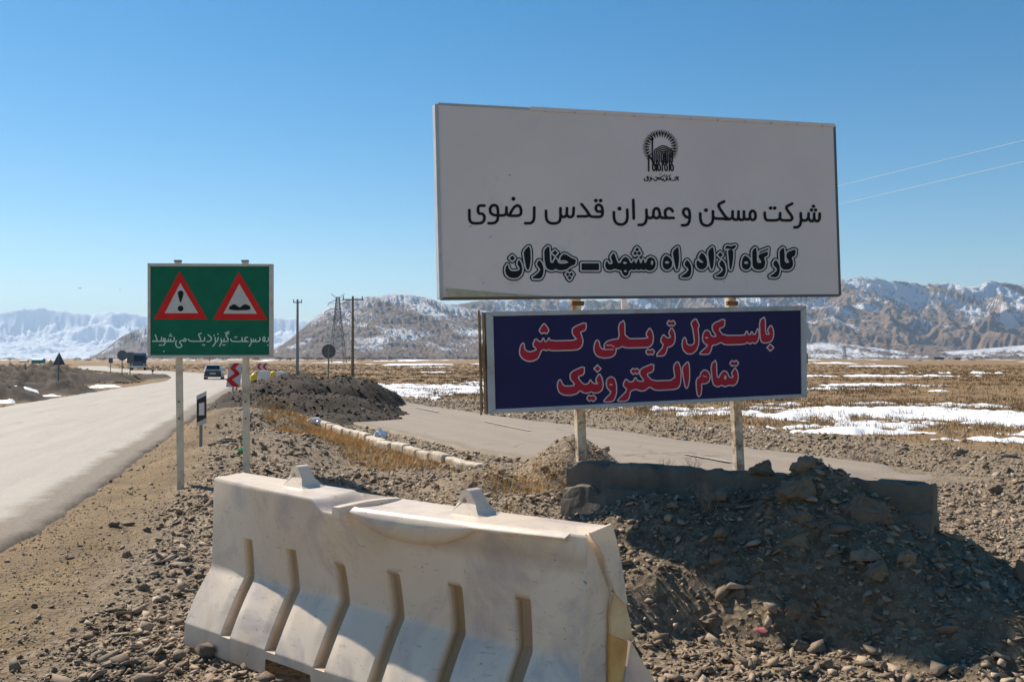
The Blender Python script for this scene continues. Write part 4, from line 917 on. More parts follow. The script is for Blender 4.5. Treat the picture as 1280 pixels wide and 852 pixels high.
# ---- emblem: ring of rays round nested arches, caption below
fR = frame_fn(800, 160, 12.17); PE = Print(799, 160, 853, 231, .18)
import cmath
for k in range(44):
    th = math.radians(-40+k*(260/43)); c_, s_ = math.cos(th), -math.sin(th); big = k % 2 == 0
    r0, r1 = (168, 262) if big else (205, 268); w0, w1 = (.78, .3) if big else (.24, .5)
    PE.stroke(fR([(310+c_*r0, 300+s_*r0), (310+c_*(r0+r1)/2, 300+s_*(r0+r1)/2)]), w0*.5, w0*1.3, 0); PE.stroke(fR([(310+c_*(r0+r1)/2, 300+s_*(r0+r1)/2), (310+c_*r1, 300+s_*r1)]), w0*1.3 if big else w0, w1*.7, 0)
for k in range(6):
    x0 = 215+k*27; x1 = 490-k*24 if k < 5 else 375; top = 262+k*32; xm = 350+(x0+x1-705)*.18
    if x1-x0 < 20: continue
    PE.stroke(fR([(x0, 520), (x0, 380+k*8), (x0+8, 330+k*12), (xm, top), (x1-8, 330+k*12), (x1, 380+k*8), (x1, 520)]), .62, it=1)
PE.stroke(fR([(185, 195), (185, 505), (205, 560)]), .85, it=1); PE.stroke(fR([(130, 655), (130, 410), (165, 470), (205, 530), (232, 575)]), .85, it=1); PE.dot(fR([(185, 175)])[0], 1.7)
for x0 in (210, 290, 395, 485):
    PE.stroke(fR([(x0-20, 560), (x0-20, 630), (x0, 655), (x0+18, 640), (x0+18, 585), (x0-12, 530)]), .72, it=1)
for x0 in (250, 337, 445): PE.stroke(fR([(x0, 500), (x0, 655)]), .7, it=0)
PE.stroke(fR([(355, 560), (352, 430), (368, 410), (390, 440), (392, 500), (415, 540)]), .75, it=1)
for s_ in ([(62, 770), (70, 805), (110, 805), (120, 775), (100, 755), (118, 735)], [(120, 745), (128, 780), (115, 800)], [(150, 750), (165, 790), (140, 815)], [(165, 770), (185, 765), (180, 785), (165, 775)], [(205, 775), (220, 805), (250, 800), (262, 765)],
           [(262, 765), (280, 785), (300, 780), (310, 755)], [(235, 750), (300, 765), (375, 715)], [(310, 770), (335, 800), (345, 780)], [(350, 775), (365, 815), (395, 800), (400, 765)], [(405, 720), (412, 790)], [(415, 790), (445, 795), (470, 760)], [(440, 730), (455, 795), (530, 800), (575, 760)], [(525, 765), (580, 745)], [(572, 770), (578, 800)]):
    PE.stroke(fR(s_), .5, it=1)
for c in ((172, 735), (320, 700), (300, 708), (382, 745), (462, 718), (445, 725), (545, 740)): PE.dot(fR([c])[0], .55)
PE.mesh('emblem', .1, M['ink'], board, A0, BNrm, .004, ORG)
# small marks and scrapes on the board
for (x, y, r_) in ((637, 219, .9), (613, 266+30, .6), (588, 283, .7), (604, 354, .6), (905, 352, .5)):
    pm = Print(x-3, y-3, x+3, y+3, .3); pm.stroke([(x-1, y+.6), (x, y), (x+1, y-.4)], r_*.5, it=0); pm.mesh('scuff_mark', 0, M['dark'], board, A0, BNrm, .004, ORG)

# ---- navy board lettering
fJ = frame_fn(640, 390, 10.667); fK = frame_fn(735, 390, 10.667); fL = frame_fn(850, 390, 10.667); fM = frame_fn(690, 445, 10.667); fN = frame_fn(800, 440, 9.846)
P3 = Print(643, 391, 972, 506, .3)
for q in (fJ([(985, 130), (985, 238), (905, 268), (925, 310), (945, 380), (930, 450), (900, 485), (850, 505), (520, 515), (490, 495), (455, 515), (420, 495), (385, 515), (370, 560), (340, 620), (280, 650), (210, 655), (150, 630), (105, 580), (97, 520), (110, 450), (140, 410), (160, 425), (165, 490), (195, 520), (240, 530), (300, 510), (325, 495), (270, 440), (310, 348), (365, 395), (395, 385), (415, 338), (435, 395), (470, 385), (488, 338), (515, 385), (872, 375), (797, 290), (805, 205)]),
          fJ([(423, 148), (462, 190), (492, 245), (457, 292), (425, 270), (395, 292), (356, 245), (388, 195)]),
          fK([(485, 103), (490, 355), (805, 350), (765, 295), (815, 208), (850, 250), (870, 330), (860, 410), (830, 455), (790, 470), (490, 478), (455, 453), (405, 485), (368, 480), (372, 520), (350, 575), (290, 605), (200, 612), (120, 590), (78, 530), (75, 450), (100, 385), (123, 370), (148, 400), (152, 450), (180, 488), (225, 500), (210, 470), (215, 425), (250, 388), (330, 364), (415, 354), (402, 160)]),
          fK([(790, 490), (828, 510), (850, 488), (887, 525), (855, 574), (828, 552), (800, 574), (763, 530)]),
          fK([(1110, 203), (1145, 255), (1160, 330), (1150, 410), (1110, 455), (1055, 465), (1045, 520), (1012, 582), (892, 585), (1010, 445), (958, 380), (1000, 293), (1050, 345), (1102, 337), (1068, 275)]),
          fK([(1075, 110), (1105, 130), (1132, 108), (1167, 150), (1132, 190), (1105, 170), (1083, 190), (1046, 150)]),
          fL([(205, 80), (240, 150), (254, 190), (235, 205), (248, 350), (245, 430), (215, 510), (160, 555), (90, 558), (35, 500), (22, 430), (35, 360), (60, 333), (78, 365), (85, 420), (120, 442), (165, 435), (190, 405), (180, 310), (165, 210), (138, 145)]),
          fL([(592, 83), (592, 192), (508, 225), (575, 312), (860, 310), (870, 272), (888, 248), (908, 302), (935, 298), (953, 253), (975, 302), (1003, 290), (1030, 213), (1047, 245), (1050, 330), (1030, 390), (1000, 422), (962, 403), (930, 427), (895, 402), (850, 430), (590, 435), (543, 400), (480, 435), (425, 440), (410, 510), (382, 562), (262, 562), (262, 540), (372, 440), (320, 420), (295, 370), (300, 300), (325, 250), (355, 236), (395, 262), (415, 322), (487, 324), (423, 235), (430, 155)]),
          fL([(1132, 58), (1135, 292), (1192, 297), (1158, 240), (1208, 168), (1240, 230), (1245, 320), (1215, 390), (1150, 412), (1085, 405), (1065, 350), (1053, 110)]), fL(dia((1200, 472), 46)),
          fM([(427, 128), (427, 242), (335, 275), (400, 360), (440, 378), (485, 360), (510, 308), (540, 360), (612, 370), (573, 320), (628, 226), (665, 290), (682, 380), (665, 450), (620, 485), (560, 492), (520, 473), (460, 495), (410, 485), (372, 453), (330, 500), (240, 522), (150, 515), (90, 480), (68, 410), (75, 340), (103, 306), (125, 340), (150, 390), (200, 400), (312, 388), (236, 300), (243, 213)]),
          fM(dia((603, 165), 48)), fM([(490, 513), (520, 535), (547, 513), (592, 560), (550, 604), (520, 580), (493, 604), (458, 560)]),
          fM([(785, 270), (835, 300), (857, 380), (857, 500), (822, 590), (780, 607), (692, 610), (690, 585), (792, 480), (735, 430), (718, 370), (730, 300)]),
          fM([(868, 585), (1005, 450), (938, 385), (980, 298), (1030, 345), (1080, 337), (1110, 278), (1140, 332), (1232, 334), (1163, 245), (1173, 168)])+fN([(167, 136), (162, 236), (72, 270), (150, 355), (432, 342), (405, 165), (463, 108), (502, 205), (498, 380), (470, 440), (420, 458), (180, 470), (115, 423), (60, 470), (5, 478)])+fM([(1115, 438), (1040, 465), (1030, 540), (1002, 595), (880, 602)]),
          fN([(586, 108), (606, 180), (606, 330), (592, 410), (571, 450), (549, 420), (530, 310), (513, 190)]), fM([(1075, 158), (1105, 180), (1132, 158), (1167, 200), (1132, 245), (1105, 220), (1078, 245), (1041, 200)]),
          fN([(790, 213), (840, 240), (862, 300), (847, 360), (810, 387), (750, 387), (757, 440), (747, 520), (720, 552), (700, 520), (690, 440), (686, 360), (700, 320), (735, 300), (745, 250)]),
          fN([(936, 90), (942, 300), (965, 317), (990, 260), (1030, 226), (1070, 245), (1095, 312), (1147, 307), (1118, 260), (1165, 188), (1197, 240), (1206, 310), (1186, 385), (1140, 415), (1090, 403), (1040, 427), (1000, 403), (960, 427), (905, 407), (885, 350), (868, 150)]),
          fN([(1130, 100), (1155, 120), (1180, 98), (1212, 135), (1180, 177), (1152, 160), (1130, 174), (1098, 135)])):
    P3.poly(q, 1 if len(q) > 4 else 0)
for f, c, rx, ry, s_ in ((fL, (350, 342), 20, 11, 10.667), (fM, (782, 378), 22, 11, 10.667), (fN, (1045, 310), 15, 27, 9.846)): P3.ell(f([c])[0], rx/s_, ry/s_)
for q in (fK([(228, 500), (335, 495)]), fK([(245, 442), (300, 440), (348, 460)]), fN([(772, 290), (815, 305)])): P3.stroke(q, .55, it=0, tgt='cut')
P3.mesh('lettering_outline', .8, M['pinkprint'], back, B0, NB, .0055, ORG)
P3.mesh('lettering', -.62, M['redprint'], back, B0, NB, .0075, ORG, 0)

# ---------------------------------------------------------------- concrete barrier slab
def jersey():
    ZT = .872; a = Vector((G(710, 575, ZT).x, G(710, 575, ZT).y, 0)); b_ = G(1167, 606, ZT); b = Vector((b_.x, b_.y, 0)); L = (b-a).length; d = (b-a).normalized(); n = Vector((d.y, -d.x, 0)); n = -n if n.y > 0 else n
    prof = [(.30, -.10), (.30, .12), (.185, .52), (.145, .68), (.10, .70), (.09, .86), (.07, .875), (-.07, .875), (-.09, .86), (-.10, .70), (-.145, .68), (-.185, .52), (-.30, .12), (-.30, -.10)]
    N = 70; vs_ = []; K = len(prof)
    pr = []
    for i in range(len(prof)-1):
        for k in range(4): t = k/4; pr.append((prof[i][0]*(1-t)+prof[i+1][0]*t, prof[i][1]*(1-t)+prof[i+1][1]*t))
    pr.append(prof[-1]); K = len(pr)
    for i in range(N+1):
        t = i/N; c = a+d*L*t
        for (o_, z) in pr:
            j = (float(fbm(t*18+o_*9, z*6, 4, 777))-.5)*.022; e = 0
            if z > .6: e = -max(0, float(fbm(t*26, o_*9, 4, 778))-.5)*.17-.12*max(0, float(vnoise(t*7, 0, 779))-.7)
            vs_.append(c+n*(o_+j-.07)+Vector((0, 0, z+e)))
    fs = [(i*K+k, i*K+k+1, (i+1)*K+k+1, (i+1)*K+k) for i in range(N) for k in range(K-1)]+[tuple(range(K)), tuple(N*K+k for k in range(K-1, -1, -1))]
    o_ = Vector((*(((a+b)/2).xy), 0)); m_ = MB(o_); m_.add(vs_, fs); o = m_.build('concrete_barrier', M['concrete']); o.location = o_
    tag(o, 'weathered concrete road barrier half buried in the earth mound under the billboard', 'concrete barrier')
jersey()

# ---------------------------------------------------------------- white plastic barrier
def u_at(px, v=0.0):
    """position along the barrier front seen at pixel column px"""
    k = (px-640)/FPX; bx, by = BL.x+BN.x*v, BL.y+BN.y*v
    return (k*by-bx)/(BDIR.x-k*BDIR.y)
def plastic_barrier():
    L = BLEN; org = Vector((BL.x, BL.y, 0))+BDIR*L/2-BN*.12
    t = thing('plastic_barrier', org, 'scuffed white plastic jersey barrier with torn right end in the foreground', 'barrier')
    HT = .98
    gr = [u_at(x, .03) for x in (310.5, 366, 428, 495, 570, 652)]; ztop = [.66, .655, .65, .655, .66, .665]
    us = set(np.linspace(0, L, 150).tolist())
    for g in gr:
        for e in (-.048, -.043, -.037, -.03, 0, .03, .037, .043, .048): us.add(g+e)
    us = np.array(sorted(us)); us = us[(us >= 0) & (us <= L)]
    def topz(u):
        z = HT-.012*math.sin(math.pi*u/L)
        x = u/L; z -= .055*float(sstep(.385, .43, x))*(1-float(sstep(.50, .515, x))); z -= .012*float(sstep(.5, .52, x)); return z
    def bulge(u): x = u/L; return .14*math.sin(math.pi*min(1, max(0, x)))**1.0
    zs = np.concatenate([[0.0, .06, .125, .132, .14], np.linspace(.16, .40, 14), [.415, .43, .445], np.linspace(.46, .93, 22), [.955, .968, .978]])
    def front(u, z):
        if z <= .132: o_ = .175
        elif z <= .43: o_ = .175-(z-.132)/(.43-.132)*.165
        else: o_ = .01
        if z > .43: o_ += (bulge(u)-.0)*((z-.43)/(.55))**1.3*.85
        if z > .968: o_ -= (z-.968)*.6
        # panels between grooves swell a little
        k = min(gr, key=lambda g: abs(g-u)); dg = abs(u-k)
        if .132 < z < .46: o_ += .018*min(1, dg/.10)*math.sin(math.pi*(z-.132)/.33)
        gi = gr.index(k); depth = 0
        if z > .128 and z < ztop[gi]:
            e = min(1, max(0, (.045-dg)/.009)); e *= min(1, (ztop[gi]-z)/.02); depth = .05*e
        return o_-depth+(float(fbm(u*2.2, z*2.2, 3, 880))-.5)*.012
    m_ = MB(org); base = Vector((BL.x, BL.y, 0)); notch0, notch1 = u_at(334, .17), u_at(392, .17)
    vs_ = []; nz = len(zs)
    for u in us:
        tz = topz(u); zz0 = .085 if notch0 < u < notch1 else 0.0
        for z in zs:
            z2 = z if z < .5 else .5+(z-.5)*(tz-.5)/(.978-.5)
            z3 = max(z2, zz0) if z < .125 else z2
            lean = .0 if u < L*.96 else 0
            vs_.append(base+BDIR*(u-.05*(1-z2) * (u/L < .02)+0)+BN*front(u, z)+Vector((0, 0, z3)))
    nu = len(us); fs = [(i*nz+k, (i+1)*nz+k, (i+1)*nz+k+1, i*nz+k+1) for i in range(nu-1) for k in range(nz-1)]
    # top and back
    tb = len(vs_); W0 = -.25
    prof_b = [(W0+.012, None), (W0, .955), (W0, .43), (W0-.155, .132), (W0-.155, 0.0)]
    for u in us:
        tz = topz(u); fo = front(u, .978)
        for k in range(1, 5):
            s_ = k/5; q = fo*(1-s_)+(W0+.012)*s_; dip = -.03*math.exp(-((u/L-.455)/.05)**2)*math.sin(math.pi*s_); vs_.append(base+BDIR*(u+.3*min(q, 0))+BN*q+Vector((0, 0, tz+dip+(float(fbm(u*3, s_*2, 2, 881))-.5)*.008)))
        for (o_, z) in prof_b: vs_.append(base+BDIR*(u+.3*min(o_, 0)*(1 if u < L*.5 else max(0, (z if z is not None else 1))))+BN*o_+Vector((0, 0, tz if z is None else z)))
    nb = 9
    for i in range(nu-1):
        fs.append((i*nz+nz-1, (i+1)*nz+nz-1, tb+(i+1)*nb, tb+i*nb))
        fs += [(tb+i*nb+k, tb+(i+1)*nb+k, tb+(i+1)*nb+k+1, tb+i*nb+k+1) for k in range(nb-1)]
    for i, flip in ((0, False), (nu-1, True)):
        loop = [i*nz+k for k in range(nz)]+[tb+i*nb+k for k in range(nb)]; fs.append(tuple(loop) if not flip else tuple(reversed(loop)))
    m_.add(vs_, fs); body = m_.build('body', M['plastic'], t)
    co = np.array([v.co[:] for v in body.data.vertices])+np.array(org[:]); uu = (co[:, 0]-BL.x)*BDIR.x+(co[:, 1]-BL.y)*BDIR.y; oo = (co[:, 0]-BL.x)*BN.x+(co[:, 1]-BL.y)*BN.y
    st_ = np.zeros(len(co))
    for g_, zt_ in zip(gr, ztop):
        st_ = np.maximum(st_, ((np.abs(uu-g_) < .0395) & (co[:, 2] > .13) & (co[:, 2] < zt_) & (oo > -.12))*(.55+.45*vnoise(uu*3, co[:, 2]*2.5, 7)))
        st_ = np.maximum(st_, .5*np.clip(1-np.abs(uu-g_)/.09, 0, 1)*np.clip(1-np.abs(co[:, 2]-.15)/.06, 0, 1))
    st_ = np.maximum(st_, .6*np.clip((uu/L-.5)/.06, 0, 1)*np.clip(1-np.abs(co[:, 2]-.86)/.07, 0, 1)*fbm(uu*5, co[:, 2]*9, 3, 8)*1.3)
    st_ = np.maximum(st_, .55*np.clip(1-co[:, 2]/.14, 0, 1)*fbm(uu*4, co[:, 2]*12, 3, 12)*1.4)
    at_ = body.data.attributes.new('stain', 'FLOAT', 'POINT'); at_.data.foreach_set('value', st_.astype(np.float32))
    try:
        body.data.polygons.foreach_set('use_smooth', [True]*len(body.data.polygons)); body.data.set_sharp_from_angle(angle=R(58))
    except Exception: pass
    ctr = np.array([p_.center[:] for p_ in body.data.polygons])+np.array(org[:]); pu = (ctr[:, 0]-BL.x)*BDIR.x+(ctr[:, 1]-BL.y)*BDIR.y; inside = np.zeros(len(pu), bool)
    for g_ in gr: inside |= np.abs(pu-g_) < .047
    body.data.polygons.foreach_set('use_smooth', ~(inside & (ctr[:, 2] < .7)))
    # lifting lugs
    def lug(px, tilt):
        u = u_at(px, -.135); c = base+BDIR*u-BN*.135+Vector((0, 0, topz(u)-.006)); K = 24; prof = []
        half = [(-.10, 0), (-.08, .018), (-.062, .06), (-.048, .10), (-.028, .12), (0, .126), (.028, .117), (.052, .09), (.085, .05), (.12, .018), (.16, 0)]
        half = [(x_*.82, z_) for x_, z_ in chaikin(half, False, 1)]; th = .042; m2 = MB(org); n = len(half)
        hole = [(.0+.02*math.cos(2*math.pi*k/n+math.pi*1.25), .062+.02*math.sin(2*math.pi*k/n+math.pi*1.25)) for k in range(n)]
        # plate with a hole: ring of quads between outline and hole, both faces
        outl = half; hole = sorted(hole, key=lambda q: -math.atan2(q[1]-.05, q[0]) if False else 0) if False else hole
        ang = [math.atan2(q[1]-.055, q[0]) for q in outl]; ang = [a if a > -math.pi/2-1e-6 or a < 0 else a for a in ang]
        outl_a = [(q, (a if a <= math.pi*.5+3 else a)) for q, a in zip(outl, ang)]
        hole = [(-.012+.016*math.cos(a), .068+.016*math.sin(a)) for a in ang]
        vv = []
        for sgn in (1, -1):
            for (x, z) in outl:
                f = (1.9-.9*min(1, z/.06)); vv.append(c+BDIR*x+BN*(sgn*th*f)+Vector((0, 0, z)))
            for (x, z) in hole: vv.append(c+BDIR*x+BN*(sgn*th*.98)+Vector((0, 0, z)))
        ff = []
        for s_ in (0, 2*n):
            ff += [(s_+k, s_+k+1, s_+n+k+1, s_+n+k) for k in range(n-1)]+[(s_+n-1, s_, s_+n, s_+2*n-1)]
        ff += [(k, 2*n+k, 2*n+k+1, k+1) for k in range(n-1)]+[(n+k, n+k+1, 3*n+k+1, 3*n+k) for k in range(n-1)]+[(2*n-1, n, 3*n, 4*n-1)]
        m2.add(vv, ff); return m2.build('lifting_lug', M['plastic'], t, smooth=False)
    l1 = lug(377, 0); l2 = lug(590, 0)
    # dark opening of each lug
    # strap like rib and recess cap at the middle
    u0 = L*.505; mb = MB(org)
    pts = [base+BDIR*(u0-.03+.02*math.sin(k/8*3))+BN*(.19-.42*k/8)+Vector((0, 0, topz(L*.6)+.006+.012*math.sin(math.pi*k/8))) for k in range(9)]
    vs2 = []
    for q in pts: vs2 += [q-BDIR*.028+Vector((0, 0, -.05)), q-BDIR*.024, q+BDIR*.024, q+BDIR*.03+Vector((0, 0, -.05))]
    mb.add(vs2, [(4*k+j, 4*k+j+1, 4*k+5+j, 4*k+4+j) for k in range(8) for j in range(3)]+[(0, 1, 2, 3), (35, 34, 33, 32)]); mb.build('strap_rib', M['plastic'], t, smooth=False)
    c = base+BDIR*(L*.462)-BN*.02+Vector((0, 0, topz(L*.46)-.026)); MB(org).tube([c, c+Vector((0, 0, .012))], .035, 20).build('filler_cap', M['cardark'], t)
    # hanging torn lip on the right half
    mb = MB(org); K = 60; vv = []
    for k in range(K+1):
        s_ = k/K; u = L*(.515+.455*s_); x = s_
        dp = .012+.105*math.sin(math.pi*min(1, x/.62))**.8*(x < .62)+.006*float(vnoise(x*30, 1, 3)); dp = max(dp, .010+.012*(float(vnoise(x*17, 2, 8))))
        tz = topz(u)
        f0 = front(u, .978); f1 = front(u, .955)
        vv += [base+BDIR*u+BN*(f0-.01)+Vector((0, 0, tz+.004)), base+BDIR*u+BN*(f1+.026)+Vector((0, 0, tz-.012)), base+BDIR*u+BN*(max(f1, 0)+.03-.10*dp)+Vector((0, 0, tz-.012-dp*.5)), base+BDIR*u+BN*(f1+.024-.26*dp)+Vector((0, 0, tz-.012-dp)), base+BDIR*u+BN*(f1-.016-.28*dp)+Vector((0, 0, tz-.012-dp))]
    mb.add(vv, [(5*k+j, 5*k+j+1, 5*k+6+j, 5*k+5+j) for k in range(K) for j in range(4)]); lp = mb.build('torn_lip', M['plastic'], t, smooth=True); tag(lp, 'hanging lip with a curved torn edge along the right half')
    # torn right end: outer shell piece, amber patch and inner amber strip, sloping toe
    e0 = base+BDIR*L
    def E(px, py, du=.0):
        """point on the end face plane, pushed du outwards"""
        n_ = (BDIR+Vector((0, 0, -.0))).normalized(); p = e0+BDIR*.012; q = on_plane(px, py, p, BDIR); return q+BDIR*du
    def sheet(pxs, name, mat, th, du, lab=None):
        P_ = [E(x, y, du) for x, y in pxs]; o = MB(org).prism(P_, -BDIR, th).build(name, mat, t)
        if lab: tag(o, lab)
        return o
    sheet([(735, 665), (761, 654), (766, 668), (774, 705), (781, 752), (779, 755), (772, 748), (767, 742), (763, 731), (757, 715), (752, 694), (744, 680), (738, 672)], 'end_shell', M['plastic'], .012, .014, 'torn outer shell of the right end')
    sheet([(766, 740), (772, 748), (781, 756), (786, 776), (789, 797), (781, 800), (762, 792), (761, 765)], 'amber_patch', M['tanresin'], .01, .008)
    sheet([(761, 791), (776, 799), (784, 801), (783, 812), (778, 851), (775, 900), (759, 900), (761, 850)], 'amber_strip', M['amber'], .01, .004)
    sheet([(786, 800), (800, 825), (818, 853), (850, 905), (772, 905), (778, 852), (784, 812)], 'toe', M['plastic'], .02, .012)
    sheet([(737, 668), (764, 737), (766, 742), (761, 765), (761, 792), (761, 900), (735, 905), (728, 830), (737, 700)], 'end_web', M['plastic'], .01, -.012)
    # faded red stamp
    pl0 = base+BDIR*(L*.4)+BN*(front(L*.42, .80)+.004); nn = BN
    st = Print(438, 658, 484, 684, .3)
    for (x, y, l) in ((444, 664, 4), (451, 665, 3), (459, 667, 5), (441, 673, 14), (458, 675, 9), (470, 677, 8), (446, 669, 3), (454, 670, 2), (462, 672, 4)): st.stroke([(x, y), (x+l, y+.9)], .3, it=0)
    return t
PB = plastic_barrier()

# ---------------------------------------------------------------- green warning sign
def green_sign():
    D = 11.4; org = W(265, 620, D); org.z = float(ground_z(org.x, org.y)); n = Vector((0.0, -1, 0)); p0 = W(186, 447, D)
    t = thing('warning_sign', org, 'green road sign with two red warning triangles on two pale posts', 'road sign')
    Q = lambda x, y, l=0: on_plane(x, y, p0, n)+n*l
    fr = MB(org).prism([Q(185, 447), Q(185, 329), Q(341, 330), Q(341, 447)], -n, .05).build('back_panel', M['alu'], t, .004)
    face = MB(org).prism([Q(188.7, 443.5, .004), Q(188.7, 333, .004), Q(336.5, 333, .004), Q(336.5, 443.5, .004)], -n, .003).build('green_face', M['green'], t)
    for a in (((185, 447), (185, 329), (188.5, 332.6), (188.5, 443.8)), ((185.2, 329), (341, 330), (336.8, 332.8), (188.9, 332.6)), ((341, 330.3), (341, 446.8), (336.8, 443.8), (336.8, 333)), ((185.4, 447), (188.9, 443.9), (336.8, 443.9), (340.8, 447))):
        MB(org).prism([Q(x, y, .016) for x, y in a], -n, .0155).build('frame_rail', M['alu'], t, .002)
    s = 1065/200.
    def tri(pts, nm, mat, l): return MB(org).prism([Q(160+x/s, 310+y/s, l) for x, y in pts], -n, .0015).build(nm, mat, face)
    for k, (tp, lf, rg) in enumerate((((345, 152), (175, 473), (530, 473)), ((738, 158), (567, 476), (930, 477)))):
        tri([lf, tp, rg], 'warning_triangle', M['red'], .0065)
    tri([(246, 433), (350, 233), (468, 433)], 'triangle_field', M['silver'], .0085); tri([(636, 436), (742, 238), (860, 437)], 'triangle_field', M['silver'], .0085)
    pr = Print(200, 355, 330, 395, .2); f = frame_fn(160, 310, s)
    pr.poly(f([(333, 300), (338, 288), (352, 282), (368, 288), (372, 302), (365, 330), (356, 360), (348, 362), (340, 330)]), 1); pr.mesh('exclamation_stroke', 0, M['ink'], face, p0, n, .0105, org)
    pr = Print(200, 355, 330, 395, .2); pr.dot(f([(352, 402)])[0], 19/s); pr.mesh('exclamation_dot', 0, M['ink'], face, p0, n, .0105, org); pr = Print(200, 355, 330, 395, .2)
    pr.poly(f([(675, 414), (675, 390), (690, 382), (702, 374), (718, 376), (735, 390), (745, 395), (756, 388), (770, 376), (788, 374), (800, 380), (816, 388), (816, 414)]), 1)
    pr.mesh('bump_symbol', 0, M['ink'], face, p0, n, .0105, org)
    fP = frame_fn(185, 405, 16); fQ = frame_fn(260, 405, 16); g = Print(187, 410, 338, 440, .2)
    for ff, ss in ((fP, [[(150, 213), (172, 270), (188, 335), (150, 345), (95, 338)], [(185, 335), (240, 345), (272, 330), (275, 260)], [(275, 340), (320, 345), (350, 330), (350, 292), (322, 280), (308, 312), (345, 338), (345, 385), (308, 425)],
                [(350, 345), (400, 345), (416, 300)], [(416, 345), (450, 345), (462, 300)], [(460, 345), (515, 347), (533, 315), (525, 265)], [(570, 330), (552, 400), (590, 465), (650, 468), (688, 425), (650, 385), (632, 355), (665, 328), (705, 330)], [(705, 330), (745, 347), (772, 320), (742, 280), (715, 318)],
                [(808, 300), (835, 338), (900, 342), (1110, 342), (1138, 320), (1135, 268)], [(1070, 183), (1008, 202), (1052, 285), (1058, 338)]]),
            (fQ, [[(5, 213), (60, 258), (78, 300), (45, 343), (-20, 347)], [(145, 268), (155, 350), (132, 412), (95, 438)], [(152, 345), (192, 345), (208, 268)], [(262, 290), (275, 365), (235, 438)], [(272, 345), (318, 345), (328, 290)],
                [(325, 347), (395, 345), (412, 300), (352, 215), (418, 187)], [(348, 182), (418, 150)], [(455, 298), (478, 342), (540, 346), (655, 346), (690, 330), (680, 268)], [(690, 346), (805, 346)], [(795, 262), (742, 268), (735, 310), (780, 344)],
                [(860, 290), (875, 365), (832, 438)], [(872, 345), (902, 345), (912, 300)], [(912, 345), (945, 345), (958, 300)], [(955, 345), (1015, 347), (1045, 320), (1040, 268)], [(1110, 340), (1190, 347), (1218, 320), (1210, 268)]])):
        for s_ in ss: g.stroke(ff(s_), .63, it=2)
    g.stroke(fQ([(1090, 305), (1128, 240), (1150, 300), (1115, 338)]), .62, it=1, closed=True)
    for ff, c in ((fP, (455, 197)), (fP, (437, 235)), (fP, (474, 235)), (fP, (238, 418)), (fP, (270, 418)), (fP, (1100, 415)), (fP, (1135, 415)), (fQ, (125, 227)), (fQ, (202, 196)), (fQ, (305, 416)), (fQ, (338, 416)), (fQ, (545, 262)), (fQ, (578, 256)), (fQ, (1200, 418)), (fP, (322, 545))):
        g.dot(ff([c])[0], .85)
    g.mesh('lettering', .05, M['greenprint'], face, p0, n, .0065, org)
    for (xt, xb) in ((222.5, 226), (306.5, 308.5)):
        a = W(xt, 327, D+.09); b = W(xb, 622, D+.09); b2 = b.copy(); b2.z = float(ground_z(b.x, b.y))-.35; b2.x += (b.x-a.x)/(a.z-b.z)*(b.z-b2.z)
        d = (b2-a).normalized(); x = Vector((1, 0, 0)); y = d.cross(x).normalized(); x = y.cross(d)
        po = MB(org).box((a+b2)/2, (.078, .05, (b2-a).length), M=Matrix((x, y, d)).transposed()).build('post', M['sign_post'], t, .005)
        MB(org).box(a+Vector((0, 0, .01)), (.085, .06, .02)).build('cap', M['grey_back'], po, .003)
        for yy in (502, 523):
            q = a+(b-a)*((yy-327)/(622-327)); MB(org).tube([q+Vector((0, -.024, 0)), q+Vector((0, -.03, 0))], .011, 10).build('bolt_hole', M['black'], po)
green_sign()

# ---------------------------------------------------------------- delineator post
def delineator():
    D = G(251, 577).y; org = G(251, 577); org.z = float(ground_z(org.x, org.y)); n = Vector((.25, -1, 0)).normalized(); p0 = W(245, 530, D)
    t = thing('delineator_post', org, 'small black and white marker plate with slanted ends on a thin post', 'road marker'); Q = lambda x, y, l=0: on_plane(x, y, p0, n)+n*l
    pl = MB(org).prism([Q(245.6, 533), Q(245.6, 494), Q(258, 488), Q(258, 529)], -n, .03).build('plate', M['silver'], t, .003)
    MB(org).prism([Q(246, 528, .003), Q(246, 499.5, .003), Q(258, 494, .003), Q(258, 522, .003)], -n, .002).build('black_band', M['black'], pl)
    MB(org).prism([Q(248.7, 518.8, .005), Q(248.7, 504, .005), Q(255.4, 502.5, .005), Q(255.4, 518.5, .005)], -n, .0015).build('reflector', M['whiteprint'], pl)
    a = W(251.3, 520, D+.06); MB(org).box((a.x, a.y, (a.z+org.z-.2)/2), (.045, .03, a.z-org.z+.2)).build('post', M['grey_back'], t, .003)
delineator()

